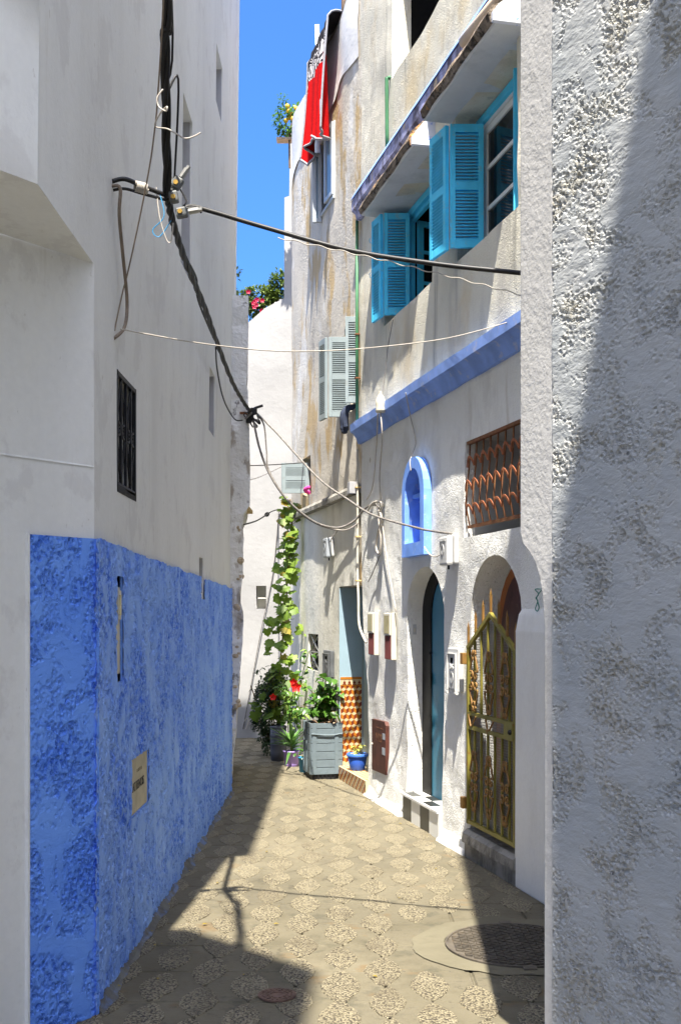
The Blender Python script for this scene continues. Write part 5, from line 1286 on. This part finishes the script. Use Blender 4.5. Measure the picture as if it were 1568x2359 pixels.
# dark shrub falling over behind
def leafmass(name, parent, n, box, lsz, mat, seed, shape=None):
    rr = random.Random(seed); mb = MB(); base = ovate(1, .55, .25, 2, .2)
    made = 0
    while made < n:
        p = Vector((rr.uniform(-1, 1), rr.uniform(-1, 1), rr.uniform(-1, 1)))
        if p.length > 1 or (rr.random() > (p.length ** 1.5) + .15): continue
        q = Vector((p.x * box[0], p.y * box[1], p.z * box[2])); lump = noise.noise(q * 7 + Vector((seed, 0, 0)))
        if lump < -.12: continue
        q *= 1 + .35 * lump
        if shape and not shape(q): continue
        s_ = rr.uniform(*lsz); d = Vector((rr.uniform(-1, 1), rr.uniform(-1, 1), rr.uniform(-.9, .5))) + p * .8
        y = d.normalized(); z = Vector((0, -.2, 1)); z = (z - y * z.dot(y)); z = z.normalized() if z.length > .05 else Vector((1, 0, 0)); x = y.cross(z)
        mb.add([q + (x * v[0] + y * v[1] + z * v[2]) * s_ for v in base.v], base.f); made += 1
    o = mb.build(name, M[mat], parent); return tag(o, kind='stuff')
sh = thing('trailing_shrub', Vector((-.84, 12.25, 0)), 'dense dark green shrub trailing down to the paving beside the barrel', 'shrub')
o = leafmass('foliage', sh, 4500, (.17, .20, .42), (.022, .045), 'leaf_dark', 4); o.location = (.02, 0, .43)
o = leafmass('foliage', sh, 900, (.15, .16, .16), (.025, .05), 'leaf_dark', 9); o.location = (.10, -.05, .80)
for i in range(6):
    rr = random.Random(i); MB().tube(smooth_path([(.1, 0, .0), (rr.uniform(-.1, .1), 0, .45), (rr.uniform(-.2, .15), -.1, rr.uniform(.7, .95))], 5), .007, 5).build('stem', M['stem'], sh)
for i in range(60):
    rr = random.Random(100 + i); me = bpy.data.meshes.get('strayleaf') or ovate(1, .5, .25, 3, .3).mesh('strayleaf', M['leaf_dark'], True)
    o = link('leaf', me, sh); s_ = rr.uniform(.05, .08); o.scale = (s_, s_, s_); o.location = (rr.uniform(-.17, .25), rr.uniform(-.28, -.05), rr.uniform(.5, 1.02))
    rot_to(o, (rr.uniform(-1, 1), rr.uniform(-1, .3), rr.uniform(-.5, .5)), 0, Vector((0, -.2, 1)))
# pots
ba = thing('barrel_pot', at(641, 1752, 11.85) * 1.0, 'dark grey ridged barrel planter in the shade', 'planter'); ba.location.z = 0
MB().lathe([(.001, 0), (.082, 0), (.086, .10), (.088, .11), (.088, .17), (.091, .175), (.091, .185), (.088, .19), (.088, .27), (.091, .275), (.091, .285), (.088, .29), (.088, .37), (.078, .37), (.076, .33), (.001, .33)], 28).build('body', M['barrel'], ba, smooth=True)
MB().lathe([(.088, .355), (.094, .36), (.094, .375), (.088, .38)], 28).build('rim', M['barrel'], ba, smooth=True)
MB().lathe([(.076, .345), (.001, .35)], 20).build('soil', M['soil'], ba)
pu = thing('purple_bucket', Vector((-.515, 11.42, 0)), 'lilac plastic bucket planted with strappy green leaves', 'bucket')
MB().lathe([(.001, 0), (.068, 0), (.070, .004), (.084, .148), (.088, .15), (.088, .162), (.082, .163), (.078, .14), (.001, .138)], 28).build('body', M['purple'], pu, smooth=True)
MB().lathe([(.070, .018), (.0725, .02), (.0725, .024), (.070, .026)], 28).build('foot_ring', M['purple'], pu, smooth=True)
MB().lathe([(.079, .143), (.001, .148)], 20).build('soil', M['soil'], pu)
al = thing('strap_leaf_plant', Vector((-.515, 11.42, .15)), 'strappy pointed leaf plant growing in the lilac bucket', 'plant')
for i in range(34):
    rr = random.Random(60 + i); a = rr.uniform(0, 6.28); L = rr.uniform(.18, .34); el = rr.uniform(.15, 1.25); z0_ = rr.uniform(0, .13)
    o = ovate(L, .036, .5, 6, rr.uniform(.1, .5)).build('leaf', M['leaf_aloe'], al, smooth=True)
    o.location = (0, 0, z0_); rot_to(o, (math.cos(a) * math.cos(el), math.sin(a) * math.cos(el), math.sin(el)))
MB().tube([(0, 0, -.01), (0, 0, .16)], .014, 7).build('stem', M['stem_green'], al)
cy = thing('cyan_pot', Vector((-.352, 10.98, 0)), 'small cyan pot half hidden behind the crate planter', 'pot')
MB().lathe([(.001, 0), (.062, 0), (.074, .14), (.079, .142), (.079, .156), (.073, .157), (.07, .13), (.001, .13)], 20).build('body', M['pot_cyan'], cy, smooth=True)
MB().lathe([(.07, .135), (.001, .137)], 16).build('soil', M['soil'], cy)
cp = thing('small_plant', Vector((-.352, 10.98, .14)), 'small green plant in the cyan pot beside the crate', 'plant')
me = ovate(1, .6, .3, 4, .3).mesh('leaf', M['leaf_hib'], True)
for i in range(34):
    rr = random.Random(160 + i); o = link('leaf', me, cp); s_ = rr.uniform(.03, .06); o.scale = (s_, s_, s_); o.location = (rr.gauss(-.01, .04), rr.gauss(-.02, .03), rr.uniform(.0, .17))
    rot_to(o, (rr.uniform(-1, 1), rr.uniform(-1, .5), rr.uniform(-.4, .6)), 0, Vector((0, -.3, 1)))
MB().tube([(0, 0, -.01), (0, 0, .14)], .006, 6).build('stem', M['stem_green'], cp)
bb = A.thing('blue_pot', A.a(823, -.06), -.06, .129, 'blue plastic bowl pot standing on the tiled doorstep', 'pot')
MB().lathe([(.001, 0), (.066, 0), (.07, .006), (.093, .13), (.088, .135), (.001, .12)], 30).build('body', M['pot_blue'], bb, smooth=True)
MB().lathe([(.090, .128), (.101, .130), (.103, .136), (.103, .152), (.098, .158), (.09, .154), (.088, .13)], 30).build('rim', M['pot_rim'], bb, smooth=True)
MB().lathe([(.092, .14), (.001, .143)], 20).build('soil', M['soil'], bb)
for i in range(5):
    rr = random.Random(i); o = MB().prism([(0, 0), (.03, .005), (.02, .03)], 0, .006, 'z').build('shard', M['terracotta'], bb); o.location = (rr.uniform(-.06, .05), rr.uniform(-.06, .05), .146); o.rotation_euler = (.3, .3, i)
vp = A.thing('pale_plant', A.a(823, -.06), -.06, .265, 'small plant with pale yellow green leaves in the blue bowl pot', 'plant')
me = ovate(1, .8, .3, 5, .35).mesh('leaf', M['leaf_pale'], True)
for i in range(26):
    rr = random.Random(210 + i); a = rr.uniform(0, 6.28); e = Vector((.05 * math.cos(a) * rr.random(), .05 * math.sin(a) * rr.random(), rr.uniform(.02, .10)))
    o = link('leaf', me, vp); s_ = rr.uniform(.035, .06); o.scale = (s_, s_, s_); o.location = e
    rot_to(o, (math.cos(a), math.sin(a), rr.uniform(-.5, .4)), 0)
for i in range(6):
    a = i; MB().tube([(0, 0, -.01), (.03 * math.cos(a), .03 * math.sin(a), .07)], .003, 5).build('stem', M['stem_green'], vp)
# roof plants
bo = thing('bougainvillea', Vector((-1.0, 14.35, 5.35)), 'bougainvillea with magenta blooms growing behind the far white wall', 'shrub')
o = leafmass('foliage', bo, 1700, (.34, .2, .20), (.05, .09), 'leaf_boug', 14); o.location = (-.02, 0, .37)
o = leafmass('foliage', bo, 500, (.16, .15, .20), (.05, .085), 'leaf_boug', 15); o.location = (.17, 0, .55)
rr = random.Random(3)
for (px_, py_, bx) in ((640, 650, (.10, .08, .17)), (610, 664, (.05, .05, .05)), (572, 675, (.09, .07, .10))):
    q = at(px_, py_, 14.35) - bo.location; o = leafmass('foliage', bo, 90, bx, (.045, .075), 'leaf_boug', px_); o.location = q
    MB().tube(smooth_path([Vector((q.x * .8, 0, -.1)), Vector((q.x * .9, 0, q.z * .5)), q], 4), .006, 5).build('stem', M['stem'], bo)
for (px_, py_) in ((588, 694), (584, 698), (590, 702), (592, 690), (604, 692), (572, 672), (603, 716), (586, 707)):
    flower(bo, at(px_, py_, 14.1) - bo.location, .034, 'petal_pink')
bs = thing('bougainvillea', at(540, 690, 10.2), 'single leafy bougainvillea shoot on top of the old wall', 'shrub')
mb = MB().tube(smooth_path([(0, 0, -.05), (.0, 0, .12), (.01, 0, .3)], 5), .006, 5); mb.build('stem', M['stem'], bs)
o = leafmass('foliage', bs, 190, (.06, .05, .24), (.035, .06), 'leaf_boug', 33); o.location = (.0, 0, .1)
ci = thing('citrus_shrub', Vector((-.62, 13.25, 7.35)), 'small citrus shrub with yellow fruit on the roof edge beside the blanket', 'shrub')
o = leafmass('foliage', ci, 420, (.20, .16, .20), (.045, .075), 'leaf_hib', 51); o.location = (.02, 0, .28)
o = leafmass('foliage', ci, 60, (.08, .06, .12), (.04, .06), 'leaf_hib', 52); o.location = (-.10, 0, .50)
for i in range(9):
    rr = random.Random(300 + i); MB().ball((rr.uniform(-.05, .16), rr.uniform(-.20, -.08), rr.uniform(.2, .42)), .03, 7).build('fruit', M['fruit'], ci, smooth=True)
MB().tube(smooth_path([(0, 0, -.3), (0, 0, .1), (.05, 0, .35)], 5), .012, 6).build('stem', M['stem'], ci)
MB().box(-.16, .05, -.03, .1, .045, .068).build('ledge_board', M['terracotta'], ci)

lt = MB(); rr = random.Random(77); base = ovate(1, .6, .2, 2, .2)
for i in range(70):
    y = rr.uniform(4.6, 12.5); side = rr.random()
    x = (-.97 + abs(rr.gauss(0, .10))) if side < .45 else (2.65 - .2493 * y - .06 - abs(rr.gauss(0, .12)) if y > 7.3 else rr.uniform(-.8, .8))
    a = rr.uniform(0, 6.28); s_ = rr.uniform(.012, .035)
    lt.add([(x + s_ * (v[0] * math.cos(a) - v[1] * math.sin(a)), y + s_ * (v[0] * math.sin(a) + v[1] * math.cos(a)), .009 + s_ * .4 * abs(v[0])) for v in base.v], base.f)
o = lt.build('leaf_litter', M['leaf_vine_old']); tag(o, 'scattered dry leaf bits lying on the paving along the walls', 'leaf litter', None, 'stuff')
